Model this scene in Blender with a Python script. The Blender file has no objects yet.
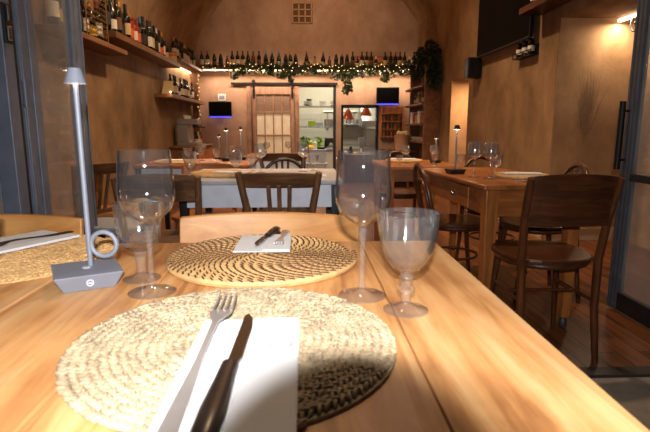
import bpy, math, random
from mathutils import Matrix, Vector
random.seed(7)
SC = bpy.context.scene
COL = SC.collection
PI = math.pi
R = math.radians

# ---------------------------------------------------------------- materials
def s2l(c):
    def f(v):
        v /= 255.0
        return v / 12.92 if v <= .04045 else ((v + .055) / 1.055) ** 2.4
    return (f(c[0]), f(c[1]), f(c[2]), 1)

def new_mat(name):
    m = bpy.data.materials.new(name); m.use_nodes = True
    nt = m.node_tree
    b = nt.nodes['Principled BSDF']
    return m, nt, b

def plain(name, rgb, rough=.5, metal=0, noise=.12, scale=30, bump=0, emit=None, estr=0, spec=None):
    m, nt, b = new_mat(name)
    c = s2l(rgb)
    n = nt.nodes.new('ShaderNodeTexNoise'); n.inputs['Scale'].default_value = scale; n.inputs['Detail'].default_value = 4
    tc = nt.nodes.new('ShaderNodeTexCoord'); nt.links.new(tc.outputs['Object'], n.inputs['Vector'])
    r = nt.nodes.new('ShaderNodeValToRGB')
    r.color_ramp.elements[0].position = .3; r.color_ramp.elements[1].position = .7
    r.color_ramp.elements[0].color = tuple(max(0, v * (1 - noise)) for v in c[:3]) + (1,)
    r.color_ramp.elements[1].color = tuple(min(1, v * (1 + noise)) for v in c[:3]) + (1,)
    nt.links.new(n.outputs['Fac'], r.inputs['Fac']); nt.links.new(r.outputs['Color'], b.inputs['Base Color'])
    b.inputs['Roughness'].default_value = rough; b.inputs['Metallic'].default_value = metal
    if spec is not None: b.inputs['Specular IOR Level'].default_value = spec
    if bump:
        bp = nt.nodes.new('ShaderNodeBump'); bp.inputs['Strength'].default_value = bump; bp.inputs['Distance'].default_value = .003
        nt.links.new(n.outputs['Fac'], bp.inputs['Height']); nt.links.new(bp.outputs['Normal'], b.inputs['Normal'])
    if emit:
        b.inputs['Emission Color'].default_value = s2l(emit); b.inputs['Emission Strength'].default_value = estr
    return m

def wood(name, dark, mid, light, axis=1, scale=1.0, rough=.45, spec=.5, knots=False):
    m, nt, b = new_mat(name)
    tc = nt.nodes.new('ShaderNodeTexCoord')
    mp = nt.nodes.new('ShaderNodeMapping')
    s = [14 * scale] * 3; s[axis] = 1.1 * scale
    mp.inputs['Scale'].default_value = s
    nt.links.new(tc.outputs['Object'], mp.inputs['Vector'])
    n = nt.nodes.new('ShaderNodeTexNoise'); n.inputs['Scale'].default_value = 1.5; n.inputs['Detail'].default_value = 7
    n.inputs['Roughness'].default_value = .62; n.inputs['Distortion'].default_value = .7
    nt.links.new(mp.outputs['Vector'], n.inputs['Vector'])
    r = nt.nodes.new('ShaderNodeValToRGB')
    e = r.color_ramp.elements
    e[0].position = .28; e[0].color = s2l(dark); e[1].position = .74; e[1].color = s2l(light)
    x = e.new(.5); x.color = s2l(mid)
    nt.links.new(n.outputs['Fac'], r.inputs['Fac'])
    out = r.outputs['Color']
    n2 = nt.nodes.new('ShaderNodeTexNoise'); n2.inputs['Scale'].default_value = 5 * scale; n2.inputs['Detail'].default_value = 3
    nt.links.new(tc.outputs['Object'], n2.inputs['Vector'])
    r2 = nt.nodes.new('ShaderNodeValToRGB')
    r2.color_ramp.elements[0].position = .3; r2.color_ramp.elements[0].color = (.62, .55, .5, 1)
    r2.color_ramp.elements[1].position = .62; r2.color_ramp.elements[1].color = (1, 1, 1, 1)
    nt.links.new(n2.outputs['Fac'], r2.inputs['Fac'])
    mx = nt.nodes.new('ShaderNodeMix'); mx.data_type = 'RGBA'; mx.blend_type = 'MULTIPLY'
    mx.inputs['Factor'].default_value = .7
    nt.links.new(out, mx.inputs['A']); nt.links.new(r2.outputs['Color'], mx.inputs['B'])
    fin = mx.outputs['Result']
    if knots:
        m3 = nt.nodes.new('ShaderNodeMapping'); m3.inputs['Scale'].default_value = (7, 3.2, 7)
        nt.links.new(tc.outputs['Object'], m3.inputs['Vector'])
        nz = nt.nodes.new('ShaderNodeTexNoise'); nz.inputs['Scale'].default_value = 2.2
        nt.links.new(m3.outputs['Vector'], nz.inputs['Vector'])
        vm = nt.nodes.new('ShaderNodeMix'); vm.data_type = 'VECTOR'; vm.inputs['Factor'].default_value = .25
        nt.links.new(m3.outputs['Vector'], vm.inputs['A']); nt.links.new(nz.outputs['Color'], vm.inputs['B'])
        vo = nt.nodes.new('ShaderNodeTexVoronoi'); vo.inputs['Scale'].default_value = .8
        nt.links.new(vm.outputs['Result'], vo.inputs['Vector'])
        r3 = nt.nodes.new('ShaderNodeValToRGB'); e3 = r3.color_ramp.elements
        e3[0].position = .04; e3[0].color = (.2, .09, .03, 1); e3[1].position = .3; e3[1].color = (1, 1, 1, 1)
        nt.links.new(vo.outputs['Distance'], r3.inputs['Fac'])
        n4 = nt.nodes.new('ShaderNodeTexNoise'); n4.inputs['Scale'].default_value = 9; n4.inputs['Detail'].default_value = 5
        nt.links.new(m3.outputs['Vector'], n4.inputs['Vector'])
        m4 = nt.nodes.new('ShaderNodeMix'); m4.data_type = 'RGBA'; m4.blend_type = 'MULTIPLY'
        nt.links.new(n4.outputs['Fac'], m4.inputs['Factor'])
        nt.links.new(fin, m4.inputs['A']); nt.links.new(r3.outputs['Color'], m4.inputs['B'])
        fin = m4.outputs['Result']
    nt.links.new(fin, b.inputs['Base Color'])
    b.inputs['Roughness'].default_value = rough
    b.inputs['Specular IOR Level'].default_value = spec
    bp = nt.nodes.new('ShaderNodeBump'); bp.inputs['Strength'].default_value = .25; bp.inputs['Distance'].default_value = .002
    nt.links.new(n.outputs['Fac'], bp.inputs['Height']); nt.links.new(bp.outputs['Normal'], b.inputs['Normal'])
    return m

def plaster(name, dark, mid, light, scale=1.0):
    m, nt, b = new_mat(name)
    tc = nt.nodes.new('ShaderNodeTexCoord')
    mp = nt.nodes.new('ShaderNodeMapping'); mp.inputs['Scale'].default_value = (1.25 * scale, 1.25 * scale, .95 * scale)
    nt.links.new(tc.outputs['Object'], mp.inputs['Vector'])
    n = nt.nodes.new('ShaderNodeTexNoise'); n.inputs['Scale'].default_value = 1.6; n.inputs['Detail'].default_value = 9
    n.inputs['Roughness'].default_value = .65; n.inputs['Distortion'].default_value = .15
    nt.links.new(mp.outputs['Vector'], n.inputs['Vector'])
    r = nt.nodes.new('ShaderNodeValToRGB'); e = r.color_ramp.elements
    e[0].position = .32; e[0].color = s2l(dark); e[1].position = .7; e[1].color = s2l(light)
    x = e.new(.5); x.color = s2l(mid)
    nt.links.new(n.outputs['Fac'], r.inputs['Fac']); nt.links.new(r.outputs['Color'], b.inputs['Base Color'])
    b.inputs['Roughness'].default_value = .85; b.inputs['Specular IOR Level'].default_value = .25
    n3 = nt.nodes.new('ShaderNodeTexNoise'); n3.inputs['Scale'].default_value = 28; n3.inputs['Detail'].default_value = 5
    nt.links.new(tc.outputs['Object'], n3.inputs['Vector'])
    bp = nt.nodes.new('ShaderNodeBump'); bp.inputs['Strength'].default_value = .2; bp.inputs['Distance'].default_value = .01
    nt.links.new(n3.outputs['Fac'], bp.inputs['Height']); nt.links.new(bp.outputs['Normal'], b.inputs['Normal'])
    return m

def planks(name, c1, c2, gap, width=.11, length=1.4, rough=.35):
    m, nt, b = new_mat(name)
    tc = nt.nodes.new('ShaderNodeTexCoord')
    mp = nt.nodes.new('ShaderNodeMapping'); mp.inputs['Rotation'].default_value = (0, 0, R(90))
    nt.links.new(tc.outputs['Object'], mp.inputs['Vector'])
    br = nt.nodes.new('ShaderNodeTexBrick')
    br.inputs['Scale'].default_value = 1; br.inputs['Mortar Size'].default_value = .004
    br.inputs['Brick Width'].default_value = length; br.inputs['Row Height'].default_value = width
    br.inputs['Color1'].default_value = s2l(c1); br.inputs['Color2'].default_value = s2l(c2); br.inputs['Mortar'].default_value = s2l(gap)
    nt.links.new(mp.outputs['Vector'], br.inputs['Vector'])
    m2 = nt.nodes.new('ShaderNodeMapping'); m2.inputs['Scale'].default_value = (22, 1.6, 1)
    nt.links.new(tc.outputs['Object'], m2.inputs['Vector'])
    n = nt.nodes.new('ShaderNodeTexNoise'); n.inputs['Scale'].default_value = 1.3; n.inputs['Detail'].default_value = 6
    nt.links.new(m2.outputs['Vector'], n.inputs['Vector'])
    r = nt.nodes.new('ShaderNodeValToRGB'); r.color_ramp.elements[0].position = .3; r.color_ramp.elements[1].position = .7
    r.color_ramp.elements[0].color = (.35, .3, .27, 1); r.color_ramp.elements[1].color = (1.0, 1.0, 1.0, 1)
    nt.links.new(n.outputs['Fac'], r.inputs['Fac'])
    mx = nt.nodes.new('ShaderNodeMix'); mx.data_type = 'RGBA'; mx.blend_type = 'MULTIPLY'; mx.inputs['Factor'].default_value = .9
    nt.links.new(br.outputs['Color'], mx.inputs['A']); nt.links.new(r.outputs['Color'], mx.inputs['B'])
    nt.links.new(mx.outputs['Result'], b.inputs['Base Color'])
    b.inputs['Roughness'].default_value = rough
    bp = nt.nodes.new('ShaderNodeBump'); bp.inputs['Strength'].default_value = .4; bp.inputs['Distance'].default_value = .004; bp.invert = True
    nt.links.new(br.outputs['Fac'], bp.inputs['Height']); nt.links.new(bp.outputs['Normal'], b.inputs['Normal'])
    return m

def thin_glass(name, tint=(1, 1, 1, 1), ior=1.5, rough=0.0, boost=1.0, edge=None, dust_veil=0):
    """thin sheet: transparent, mirror share by Fresnel, a longer path through the glass towards the rim of a curve"""
    m = bpy.data.materials.new(name); m.use_nodes = True
    nt = m.node_tree; nt.nodes.remove(nt.nodes['Principled BSDF'])
    out = nt.nodes['Material Output']
    t = nt.nodes.new('ShaderNodeBsdfTransparent'); t.inputs['Color'].default_value = tint
    if edge:
        lw = nt.nodes.new('ShaderNodeLayerWeight'); lw.inputs['Blend'].default_value = .5
        rp = nt.nodes.new('ShaderNodeValToRGB'); e = rp.color_ramp.elements
        e[0].position = .55; e[0].color = tint; e[1].position = .97; e[1].color = edge
        nt.links.new(lw.outputs['Facing'], rp.inputs['Fac']); nt.links.new(rp.outputs['Color'], t.inputs['Color'])
    g = nt.nodes.new('ShaderNodeBsdfGlossy'); g.inputs['Roughness'].default_value = rough
    f = nt.nodes.new('ShaderNodeFresnel')
    ge = nt.nodes.new('ShaderNodeNewGeometry')            # same index seen from either side of the thin sheet
    mi = nt.nodes.new('ShaderNodeMath'); mi.operation = 'MULTIPLY_ADD'
    mi.inputs[1].default_value = 1 / ior - ior; mi.inputs[2].default_value = ior
    nt.links.new(ge.outputs['Backfacing'], mi.inputs[0]); nt.links.new(mi.outputs[0], f.inputs['IOR'])
    mu = nt.nodes.new('ShaderNodeMath'); mu.operation = 'MULTIPLY'; mu.inputs[1].default_value = boost; mu.use_clamp = True
    nt.links.new(f.outputs['Fac'], mu.inputs[0])
    mx = nt.nodes.new('ShaderNodeMixShader')
    nt.links.new(mu.outputs[0], mx.inputs['Fac']); nt.links.new(t.outputs[0], mx.inputs[1]); nt.links.new(g.outputs[0], mx.inputs[2])
    if dust_veil:  # milky share: dirt on door panes, whitish glare painted onto the drinking glasses
        df = nt.nodes.new('ShaderNodeBsdfDiffuse'); df.inputs['Color'].default_value = (.8, .82, .84, 1)
        no = nt.nodes.new('ShaderNodeTexNoise'); no.inputs['Scale'].default_value = 3; no.inputs['Detail'].default_value = 4
        tc = nt.nodes.new('ShaderNodeTexCoord'); nt.links.new(tc.outputs['Object'], no.inputs['Vector'])
        mm = nt.nodes.new('ShaderNodeMath'); mm.operation = 'MULTIPLY'; mm.inputs[1].default_value = dust_veil * 2; nt.links.new(no.outputs['Fac'], mm.inputs[0])
        m2 = nt.nodes.new('ShaderNodeMixShader'); nt.links.new(mm.outputs[0], m2.inputs['Fac'])
        nt.links.new(mx.outputs[0], m2.inputs[1]); nt.links.new(df.outputs[0], m2.inputs[2]); mx = m2
    nt.links.new(mx.outputs[0], out.inputs['Surface'])
    return m

def solid_glass(name, col=(1, 1, 1, 1), clear=.35):
    m = bpy.data.materials.new(name); m.use_nodes = True
    nt = m.node_tree; nt.nodes.remove(nt.nodes['Principled BSDF'])
    out = nt.nodes['Material Output']
    g = nt.nodes.new('ShaderNodeBsdfGlass'); g.inputs['IOR'].default_value = 1.5; g.inputs['Color'].default_value = col
    g.inputs['Roughness'].default_value = .01
    t = nt.nodes.new('ShaderNodeBsdfTransparent')
    mx = nt.nodes.new('ShaderNodeMixShader'); mx.inputs['Fac'].default_value = clear
    nt.links.new(g.outputs[0], mx.inputs[1]); nt.links.new(t.outputs[0], mx.inputs[2])
    nt.links.new(mx.outputs[0], out.inputs['Surface'])
    return m

def emissive(name, rgb, strength):
    m, nt, b = new_mat(name)
    b.inputs['Base Color'].default_value = s2l(rgb)
    b.inputs['Emission Color'].default_value = s2l(rgb); b.inputs['Emission Strength'].default_value = strength
    return m

M = {}
M['pine'] = wood('pine', (140, 76, 34), (214, 158, 100), (238, 200, 148), axis=1, scale=.9, rough=.42, knots=True)
M['pine_x'] = wood('pine_across', (190, 124, 62), (214, 152, 86), (228, 172, 108), axis=0, scale=1.1, rough=.4)
M['pine_z'] = wood('pine_upright', (190, 124, 62), (214, 152, 86), (228, 172, 108), axis=2, scale=1.1, rough=.4)
M['gap'] = plain('gap_dark', (70, 45, 28), .9)
M['antique_x'] = wood('antique_across', (112, 62, 26), (150, 90, 42), (178, 112, 58), axis=0, scale=1.2, rough=.38)
M['antique_y'] = wood('antique_along', (112, 62, 26), (150, 90, 42), (178, 112, 58), axis=1, scale=1.2, rough=.38)
M['antique_z'] = wood('antique_upright', (120, 68, 28), (162, 98, 46), (190, 122, 64), axis=2, scale=1.2, rough=.38)
M['brown_x'] = wood('brown_across', (76, 50, 32), (112, 78, 50), (146, 106, 70), axis=0, scale=2, rough=.4)
M['brown_z'] = wood('brown_upright', (76, 50, 32), (112, 78, 50), (146, 106, 70), axis=2, scale=2, rough=.4)
M['dark_z'] = wood('dark_upright', (58, 30, 14), (84, 46, 22), (110, 64, 32), axis=2, scale=2, rough=.3)
M['dark_x'] = wood('dark_across', (50, 25, 12), (74, 40, 20), (98, 56, 28), axis=0, scale=2, rough=.3)
M['black_wood'] = wood('blackened', (22, 16, 13), (34, 25, 19), (48, 36, 28), axis=0, scale=2, rough=.3)
M['shelf'] = wood('shelf_board', (84, 52, 28), (116, 76, 42), (140, 94, 56), axis=1, scale=1, rough=.55)
M['shelf_x'] = wood('ledge_board', (104, 64, 36), (140, 92, 54), (164, 112, 68), axis=0, scale=1, rough=.55)
M['barn'] = wood('barn_door', (120, 88, 70), (150, 114, 92), (174, 138, 114), axis=2, scale=1.2, rough=.6)
M['wall'] = plaster('ochre_plaster', (100, 76, 52), (130, 101, 70), (154, 122, 88))
M['vault'] = plaster('vault_plaster', (114, 90, 64), (144, 115, 84), (168, 138, 104), 1.0)
M['backwall'] = plaster('back_plaster', (134, 104, 84), (158, 126, 104), (176, 146, 124), .8)
M['jamb'] = plaster('jamb_plaster', (146, 112, 78), (172, 136, 98), (190, 154, 116), 1.2)
M['white_wall'] = plain('kitchen_white', (186, 182, 164), .6, noise=.05, scale=3)
M['floor'] = planks('plank_floor', (134, 80, 44), (98, 54, 28), (30, 16, 9))
M['stone'] = plain('pavement_stone', (128, 118, 104), .8, noise=.25, scale=9, bump=.4)
M['threshold'] = plain('threshold_iron', (46, 42, 40), .5, noise=.2)
M['skirting'] = plain('pale_skirting', (176, 152, 124), .6, noise=.06)
M['steel_frame'] = plain('door_steel', (112, 120, 136), .42, .15, noise=.14, scale=12)
M['steel_mid'] = plain('door_steel_mid', (74, 78, 88), .45, .2, noise=.12, scale=12)
M['steel_dark'] = plain('door_steel_dark', (40, 41, 45), .45, .4, noise=.15, scale=12)
M['chrome'] = plain('latch_chrome', (196, 198, 202), .22, 1, noise=.05)
M['iron'] = plain('black_iron', (22, 20, 19), .5, .5, noise=.2)
M['pane'] = thin_glass('door_pane', (.9, .93, .95, 1), 1.5, .02, 1.2, None, .10)
M['glass'] = thin_glass('far_glass', (.97, .97, .97, 1), 1.6, .09, 3.0, (.36, .36, .36, 1), .03)
M['wine_bowl'] = thin_glass('wine_bowl', (.985, .985, .985, 1), 1.6, .04, 1.7, (.42, .42, .44, 1), .006)
M['crystal'] = thin_glass('stem_glass', (.99, .99, .99, 1), 1.5, .10, 1.4, (.72, .72, .74, 1), .03)
M['cut'] = thin_glass('cut_glass', (.985, .985, .985, 1), 1.6, .10, 1.7, (.6, .6, .62, 1), .014)
M['straw'] = plain('pale_straw', (170, 151, 122), .75, noise=.32, scale=45)
M['rush'] = plain('tan_rush', (204, 164, 110), .7, noise=.2, scale=50)
M['weft'] = plain('dark_weft', (84, 52, 30), .7, noise=.25, scale=70)
M['paper'] = plain('napkin_paper', (226, 228, 232), .8, noise=.03, scale=20, bump=.1)
M['ink'] = plain('grey_ink', (96, 96, 104), .8, noise=.05)
M['cutlery'] = plain('cutlery_steel', (190, 190, 190), .32, .7, noise=.06)
M['blade'] = plain('knife_blade', (120, 116, 112), .25, 1, noise=.06)
M['knife_handle'] = plain('knife_handle', (34, 26, 22), .3, noise=.25)
M['lamp_grey'] = plain('lamp_grey', (122, 128, 142), .5, .1, noise=.05)
M['lamp_badge'] = plain('lamp_badge', (190, 196, 206), .4)
M['lamp_light'] = emissive('lamp_light', (255, 232, 200), 14)
M['lamp_black'] = plain('lamp_black', (26, 25, 27), .4)
M['white_paint'] = plain('blue_white_paint', (218, 226, 242), .5, noise=.07, scale=14)
M['grey_top'] = plain('grey_tabletop', (186, 184, 188), .4, noise=.1, scale=10)
M['grey_seat'] = plain('grey_seat', (140, 142, 150), .7, noise=.1)
M['tv'] = plain('screen_black', (9, 8, 8), .4, noise=.1, spec=.02)
M['tv_frame'] = plain('screen_frame', (18, 17, 17), .4)
M['led_blue'] = emissive('blue_glow', (70, 70, 255), 2.0)
M['led_warm'] = emissive('warm_strip', (255, 214, 170), 9)
M['led_white'] = emissive('bar_light', (255, 236, 205), 6)
M['fairy'] = emissive('fairy_bulb', (255, 214, 140), 4)
M['wire'] = plain('fairy_wire', (30, 40, 22), .6)
M['leaf'] = plain('ivy_leaf', (52, 66, 30), .6, noise=.4, scale=14)
M['leaf2'] = plain('ivy_leaf_deep', (36, 52, 24), .6, noise=.4, scale=14)
M['bottle_green'] = plain('bottle_dark_green', (18, 24, 14), .12, noise=.2)
M['bottle_black'] = plain('bottle_black', (14, 12, 11), .12, noise=.2)
M['bottle_amber'] = plain('bottle_amber', (104, 44, 16), .14, noise=.2)
M['bottle_red'] = plain('bottle_red', (140, 36, 18), .2, noise=.2)
M['bottle_clear'] = plain('bottle_pale', (150, 130, 90), .15, noise=.15)
CAP = {'black': (20, 18, 18), 'red': (130, 24, 20), 'blue': (60, 110, 150), 'gold': (190, 130, 40), 'orange': (206, 104, 30), 'white': (210, 200, 185)}
for k, v in CAP.items(): M['cap_' + k] = plain('capsule_' + k, v, .35, noise=.1)
LAB = {'white': (206, 196, 176), 'cream': (190, 164, 116), 'black': (28, 24, 22), 'orange': (196, 86, 30), 'brown': (96, 60, 34), 'yellow': (200, 160, 50), 'red': (130, 34, 24)}
for k, v in LAB.items(): M['lab_' + k] = plain('label_' + k, v, .7, noise=.1, scale=40)
M['frost'] = plain('frosted_pane', (214, 204, 182), .5, noise=.08, scale=8)
M['curtain'] = plain('pane_curtain', (120, 96, 80), .8, noise=.2, scale=30)
M['copper'] = plain('copper_shade', (166, 84, 56), .3, .7, noise=.08)
M['inox'] = plain('inox', (178, 178, 176), .32, .85, noise=.06)
M['white_ceramic'] = plain('white_ceramic', (220, 216, 206), .25, noise=.03)
M['white_plastic'] = plain('white_plastic', (206, 204, 200), .45, noise=.04)
M['tub_plastic'] = plain('frosted_tub', (190, 150, 120), .5, noise=.06)
M['grey_plastic'] = plain('grey_tub', (150, 158, 170), .5, noise=.06)
M['lime'] = plain('lime_green', (150, 180, 50), .5, noise=.2)
M['basil'] = plain('basil_green', (86, 120, 44), .6, noise=.3)
M['lemon'] = plain('lemon_yellow', (224, 180, 60), .5, noise=.15)
M['tile'] = plain('pale_tile', (176, 174, 160), .3, noise=.06)
M['maroon'] = plain('maroon_panel', (70, 22, 20), .4, noise=.12)
M['black_box'] = plain('black_box', (20, 19, 19), .45, noise=.1)
M['terracotta_books'] = plain('rust_cover', (140, 70, 34), .7, noise=.2)
M['olive'] = plain('olive_jar', (84, 70, 40), .3, noise=.2)
M['rubber'] = plain('caster_rubber', (60, 58, 56), .5)
M['brick_vent'] = plain('vent_brick', (176, 140, 108), .85, noise=.12)
M['vent_hole'] = plain('vent_hole', (92, 62, 38), .9, noise=.1)
M['pewter'] = plain('brass_rack', (140, 106, 58), .4, .7)

# ---------------------------------------------------------------- mesh helpers
class MB:
    def __init__(self): self.v = []; self.f = []; self.T = Matrix()
    def add(self, vs, fs):
        n = len(self.v); T = self.T
        self.v += [tuple(T @ Vector(p)) for p in vs]
        self.f += [tuple(i + n for i in f) for f in fs]
        return self
    def box(self, x0, x1, y0, y1, z0, z1, m=None, taper=None):
        vs = []
        for z, k in ((z0, taper or 1), (z1, 1)):
            cx, cy = (x0 + x1) / 2, (y0 + y1) / 2
            for x, y in ((x0, y0), (x1, y0), (x1, y1), (x0, y1)):
                vs.append((cx + (x - cx) * k, cy + (y - cy) * k, z))
        if m is not None: vs = [tuple(m @ Vector(p)) for p in vs]
        return self.add(vs, [(3, 2, 1, 0), (4, 5, 6, 7), (0, 1, 5, 4), (1, 2, 6, 5), (2, 3, 7, 6), (3, 0, 4, 7)])
    def bar(self, a, b, w, h, w2=None, h2=None, up=(0, 0, 1)):
        a, b = Vector(a), Vector(b); d = (b - a).normalized(); u = Vector(up)
        s = d.cross(u)
        if s.length < 1e-4: s = d.cross(Vector((1, 0, 0)))
        s.normalize(); t = s.cross(d)
        w2 = w if w2 is None else w2; h2 = h if h2 is None else h2
        vs = []
        for p, W, H in ((a, w, h), (b, w2, h2)):
            for i, j in ((-1, -1), (1, -1), (1, 1), (-1, 1)): vs.append(tuple(p + s * (i * W / 2) + t * (j * H / 2)))
        return self.add(vs, [(3, 2, 1, 0), (4, 5, 6, 7), (0, 1, 5, 4), (1, 2, 6, 5), (2, 3, 7, 6), (3, 0, 4, 7)])
    def tube(self, pts, r, n=10, closed=False):
        pts = [Vector(p) for p in pts]; N = len(pts)
        rs = r if isinstance(r, (list, tuple)) else [r] * N
        vs = []; prev = None
        for i in range(N):
            if closed: d = pts[(i + 1) % N] - pts[i - 1]
            else: d = pts[min(i + 1, N - 1)] - pts[max(i - 1, 0)]
            d.normalize()
            if prev is None:
                u = Vector((0, 0, 1)) if abs(d.z) < .9 else Vector((1, 0, 0))
                s = d.cross(u).normalized()
            else:
                s = (prev - d * prev.dot(d)).normalized()
            prev = s; t = d.cross(s)
            for k in range(n):
                a = 2 * PI * k / n
                vs.append(tuple(pts[i] + (s * math.cos(a) + t * math.sin(a)) * rs[i]))
        fs = []
        for i in range(N if closed else N - 1):
            j = (i + 1) % N
            for k in range(n): fs.append((i * n + k, i * n + (k + 1) % n, j * n + (k + 1) % n, j * n + k))
        if not closed:
            fs.append(tuple(range(n - 1, -1, -1))); fs.append(tuple((N - 1) * n + k for k in range(n)))
        return self.add(vs, fs)
    def lathe(self, prof, n=24, facet=None):
        vs = []; fs = []; rings = []
        for r, z in prof:
            if r < 1e-6:
                rings.append([len(vs)]); vs.append((0, 0, z))
            else:
                ring = []
                for k in range(n):
                    a = 2 * PI * k / n
                    rr = r * (facet(k, z) if facet else 1)
                    ring.append(len(vs)); vs.append((rr * math.cos(a), rr * math.sin(a), z))
                rings.append(ring)
        for A, B in zip(rings, rings[1:]):
            for k in range(n):
                q = (k + 1) % n
                if len(A) == 1 and len(B) == 1: continue
                if len(A) == 1: fs.append((A[0], B[q], B[k]))
                elif len(B) == 1: fs.append((A[k], A[q], B[0]))
                else: fs.append((A[k], A[q], B[q], B[k]))
        return self.add(vs, fs)
    def ball(self, c, r, n=12, m=8, sq=(1, 1, 1)):
        vs = [(c[0], c[1], c[2] - r * sq[2])]; fs = []
        for i in range(1, m):
            t = PI * i / m
            for k in range(n):
                a = 2 * PI * k / n
                vs.append((c[0] + r * sq[0] * math.sin(t) * math.cos(a), c[1] + r * sq[1] * math.sin(t) * math.sin(a), c[2] - r * sq[2] * math.cos(t)))
        vs.append((c[0], c[1], c[2] + r * sq[2])); e = len(vs) - 1
        for k in range(n):
            q = (k + 1) % n
            fs.append((0, 1 + q, 1 + k))
            for i in range(m - 2): fs.append((1 + i * n + k, 1 + i * n + q, 1 + (i + 1) * n + q, 1 + (i + 1) * n + k))
            fs.append((1 + (m - 2) * n + k, 1 + (m - 2) * n + q, e))
        return self.add(vs, fs)
    def prism(self, poly, a, b, axis=2):
        n = len(poly); vs = []
        for h in (a, b):
            for p in poly:
                q = list(p); q.insert(axis, h); vs.append(tuple(q))
        return self.add(vs, [tuple(range(n - 1, -1, -1)), tuple(range(n, 2 * n))] + [(i, (i + 1) % n, n + (i + 1) % n, n + i) for i in range(n)])
    def build(self, name, mat, parent=None, smooth=False, bevel=0, fix=True, kind=None, loc=None, rz=0):
        me = bpy.data.meshes.new(name)
        me.from_pydata(self.v, [], self.f); me.update()
        if fix:
            import bmesh
            bm = bmesh.new(); bm.from_mesh(me); bmesh.ops.recalc_face_normals(bm, faces=bm.faces); bm.to_mesh(me); bm.free()
        me.materials.append(mat)
        if smooth:
            for p in me.polygons: p.use_smooth = True
            me.set_sharp_from_angle(angle=R(40))
        o = bpy.data.objects.new(name, me); COL.objects.link(o)
        if parent is not None: o.parent = parent
        if bevel:
            md = o.modifiers.new('bevel', 'BEVEL'); md.width = bevel; md.segments = 2; md.limit_method = 'ANGLE'
        if kind: o['kind'] = kind
        if loc: o.location = loc
        if rz: o.rotation_euler = (0, 0, rz)
        return o

def tag(o, label, cat, group=None, kind=None):
    o['label'] = label; o['category'] = cat
    if group: o['group'] = group
    if kind: o['kind'] = kind
    return o
def thing(name, label, cat, loc=(0, 0, 0), rz=0, group=None):
    o = bpy.data.objects.new(name, None); COL.objects.link(o)
    o.empty_display_size = .05
    o.location = loc; o.rotation_euler = (0, 0, rz)
    return tag(o, label, cat, group)
def copy_tree(o, parent=None):
    c = o.copy(); COL.objects.link(c); c.parent = parent
    for ch in list(o.children): copy_tree(ch, c)
    return c
PROTO = {}
def place(key, maker, label, cat, loc, rz=0, group=None, tilt=None):
    """first call builds the thing and its parts, later calls copy the whole tree"""
    if key not in PROTO:
        o = PROTO[key] = maker()
    else:
        o = copy_tree(PROTO[key])
        if 'group' in o: del o['group']
    o.location = loc; o.rotation_euler = (tilt or 0, 0, rz)
    return tag(o, label, cat, group)
ORD = ['first', 'second', 'third', 'fourth', 'fifth', 'sixth', 'seventh', 'eighth', 'ninth', 'tenth', 'eleventh', 'twelfth', 'thirteenth', 'fourteenth', 'fifteenth', 'sixteenth', 'seventeenth', 'eighteenth', 'nineteenth', 'twentieth', 'twenty-first', 'twenty-second', 'twenty-third', 'twenty-fourth', 'twenty-fifth', 'twenty-sixth', 'twenty-seventh', 'twenty-eighth', 'twenty-ninth', 'thirtieth', 'thirty-first', 'thirty-second', 'thirty-third', 'thirty-fourth', 'thirty-fifth', 'thirty-sixth', 'thirty-seventh', 'thirty-eighth', 'thirty-ninth', 'fortieth', 'forty-first', 'forty-second', 'forty-third', 'forty-fourth', 'forty-fifth']
def struct(mb, name, mat, **k):
    return mb.build(name, mat, kind='structure', **k)

FLASH = 19; FX = -0.006; AMB = 2.3; AM2 = 2.0; EXPO = 0.0
# ================================================================ THE ROOM
LX, RX, BY, FY = -2.17, 2.20, 10.0, 2.0
VC, VZ, VR = .18, 1.77, 2.35            # vault axis and radius
struct(MB().box(-2.6, 3.3, FY - .06, 12.6, -.12, 0), 'floor', M['floor'])
mb = MB().box(-3.6, 3.9, -2.6, FY - .13, -.12, 0)
struct(mb, 'floor_pavement', M['stone'])
struct(MB().box(-1.3, 1.95, FY - .13, FY - .06, -.12, .012), 'trim_1', M['threshold'])
# vault (barrel ceiling) with thickness
mb = MB(); N = 40; A0 = math.acos((RX + .01 - VC) / VR)     # springs from the pier face on the right
vs = []; fs = []
for y in (FY, BY + .05):
    for rr in (VR, VR + .18):
        for i in range(N + 1):
            a = A0 + (PI - A0) * i / N
            vs.append((VC + rr * math.cos(a), y, VZ + rr * math.sin(a)))
K = N + 1
for i in range(N):
    fs += [(i, i + 1, 2 * K + i + 1, 2 * K + i), (K + i + 1, K + i, 3 * K + i, 3 * K + i + 1),
           (i + 1, i, K + i, K + i + 1), (2 * K + i, 2 * K + i + 1, 3 * K + i + 1, 3 * K + i)]
mb.add(vs, fs)
struct(mb, 'ceiling', M['vault'], smooth=True)
struct(MB().box(LX - .25, LX, FY, BY + .1, 0, 1.95), 'wall_left', M['wall'])
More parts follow.
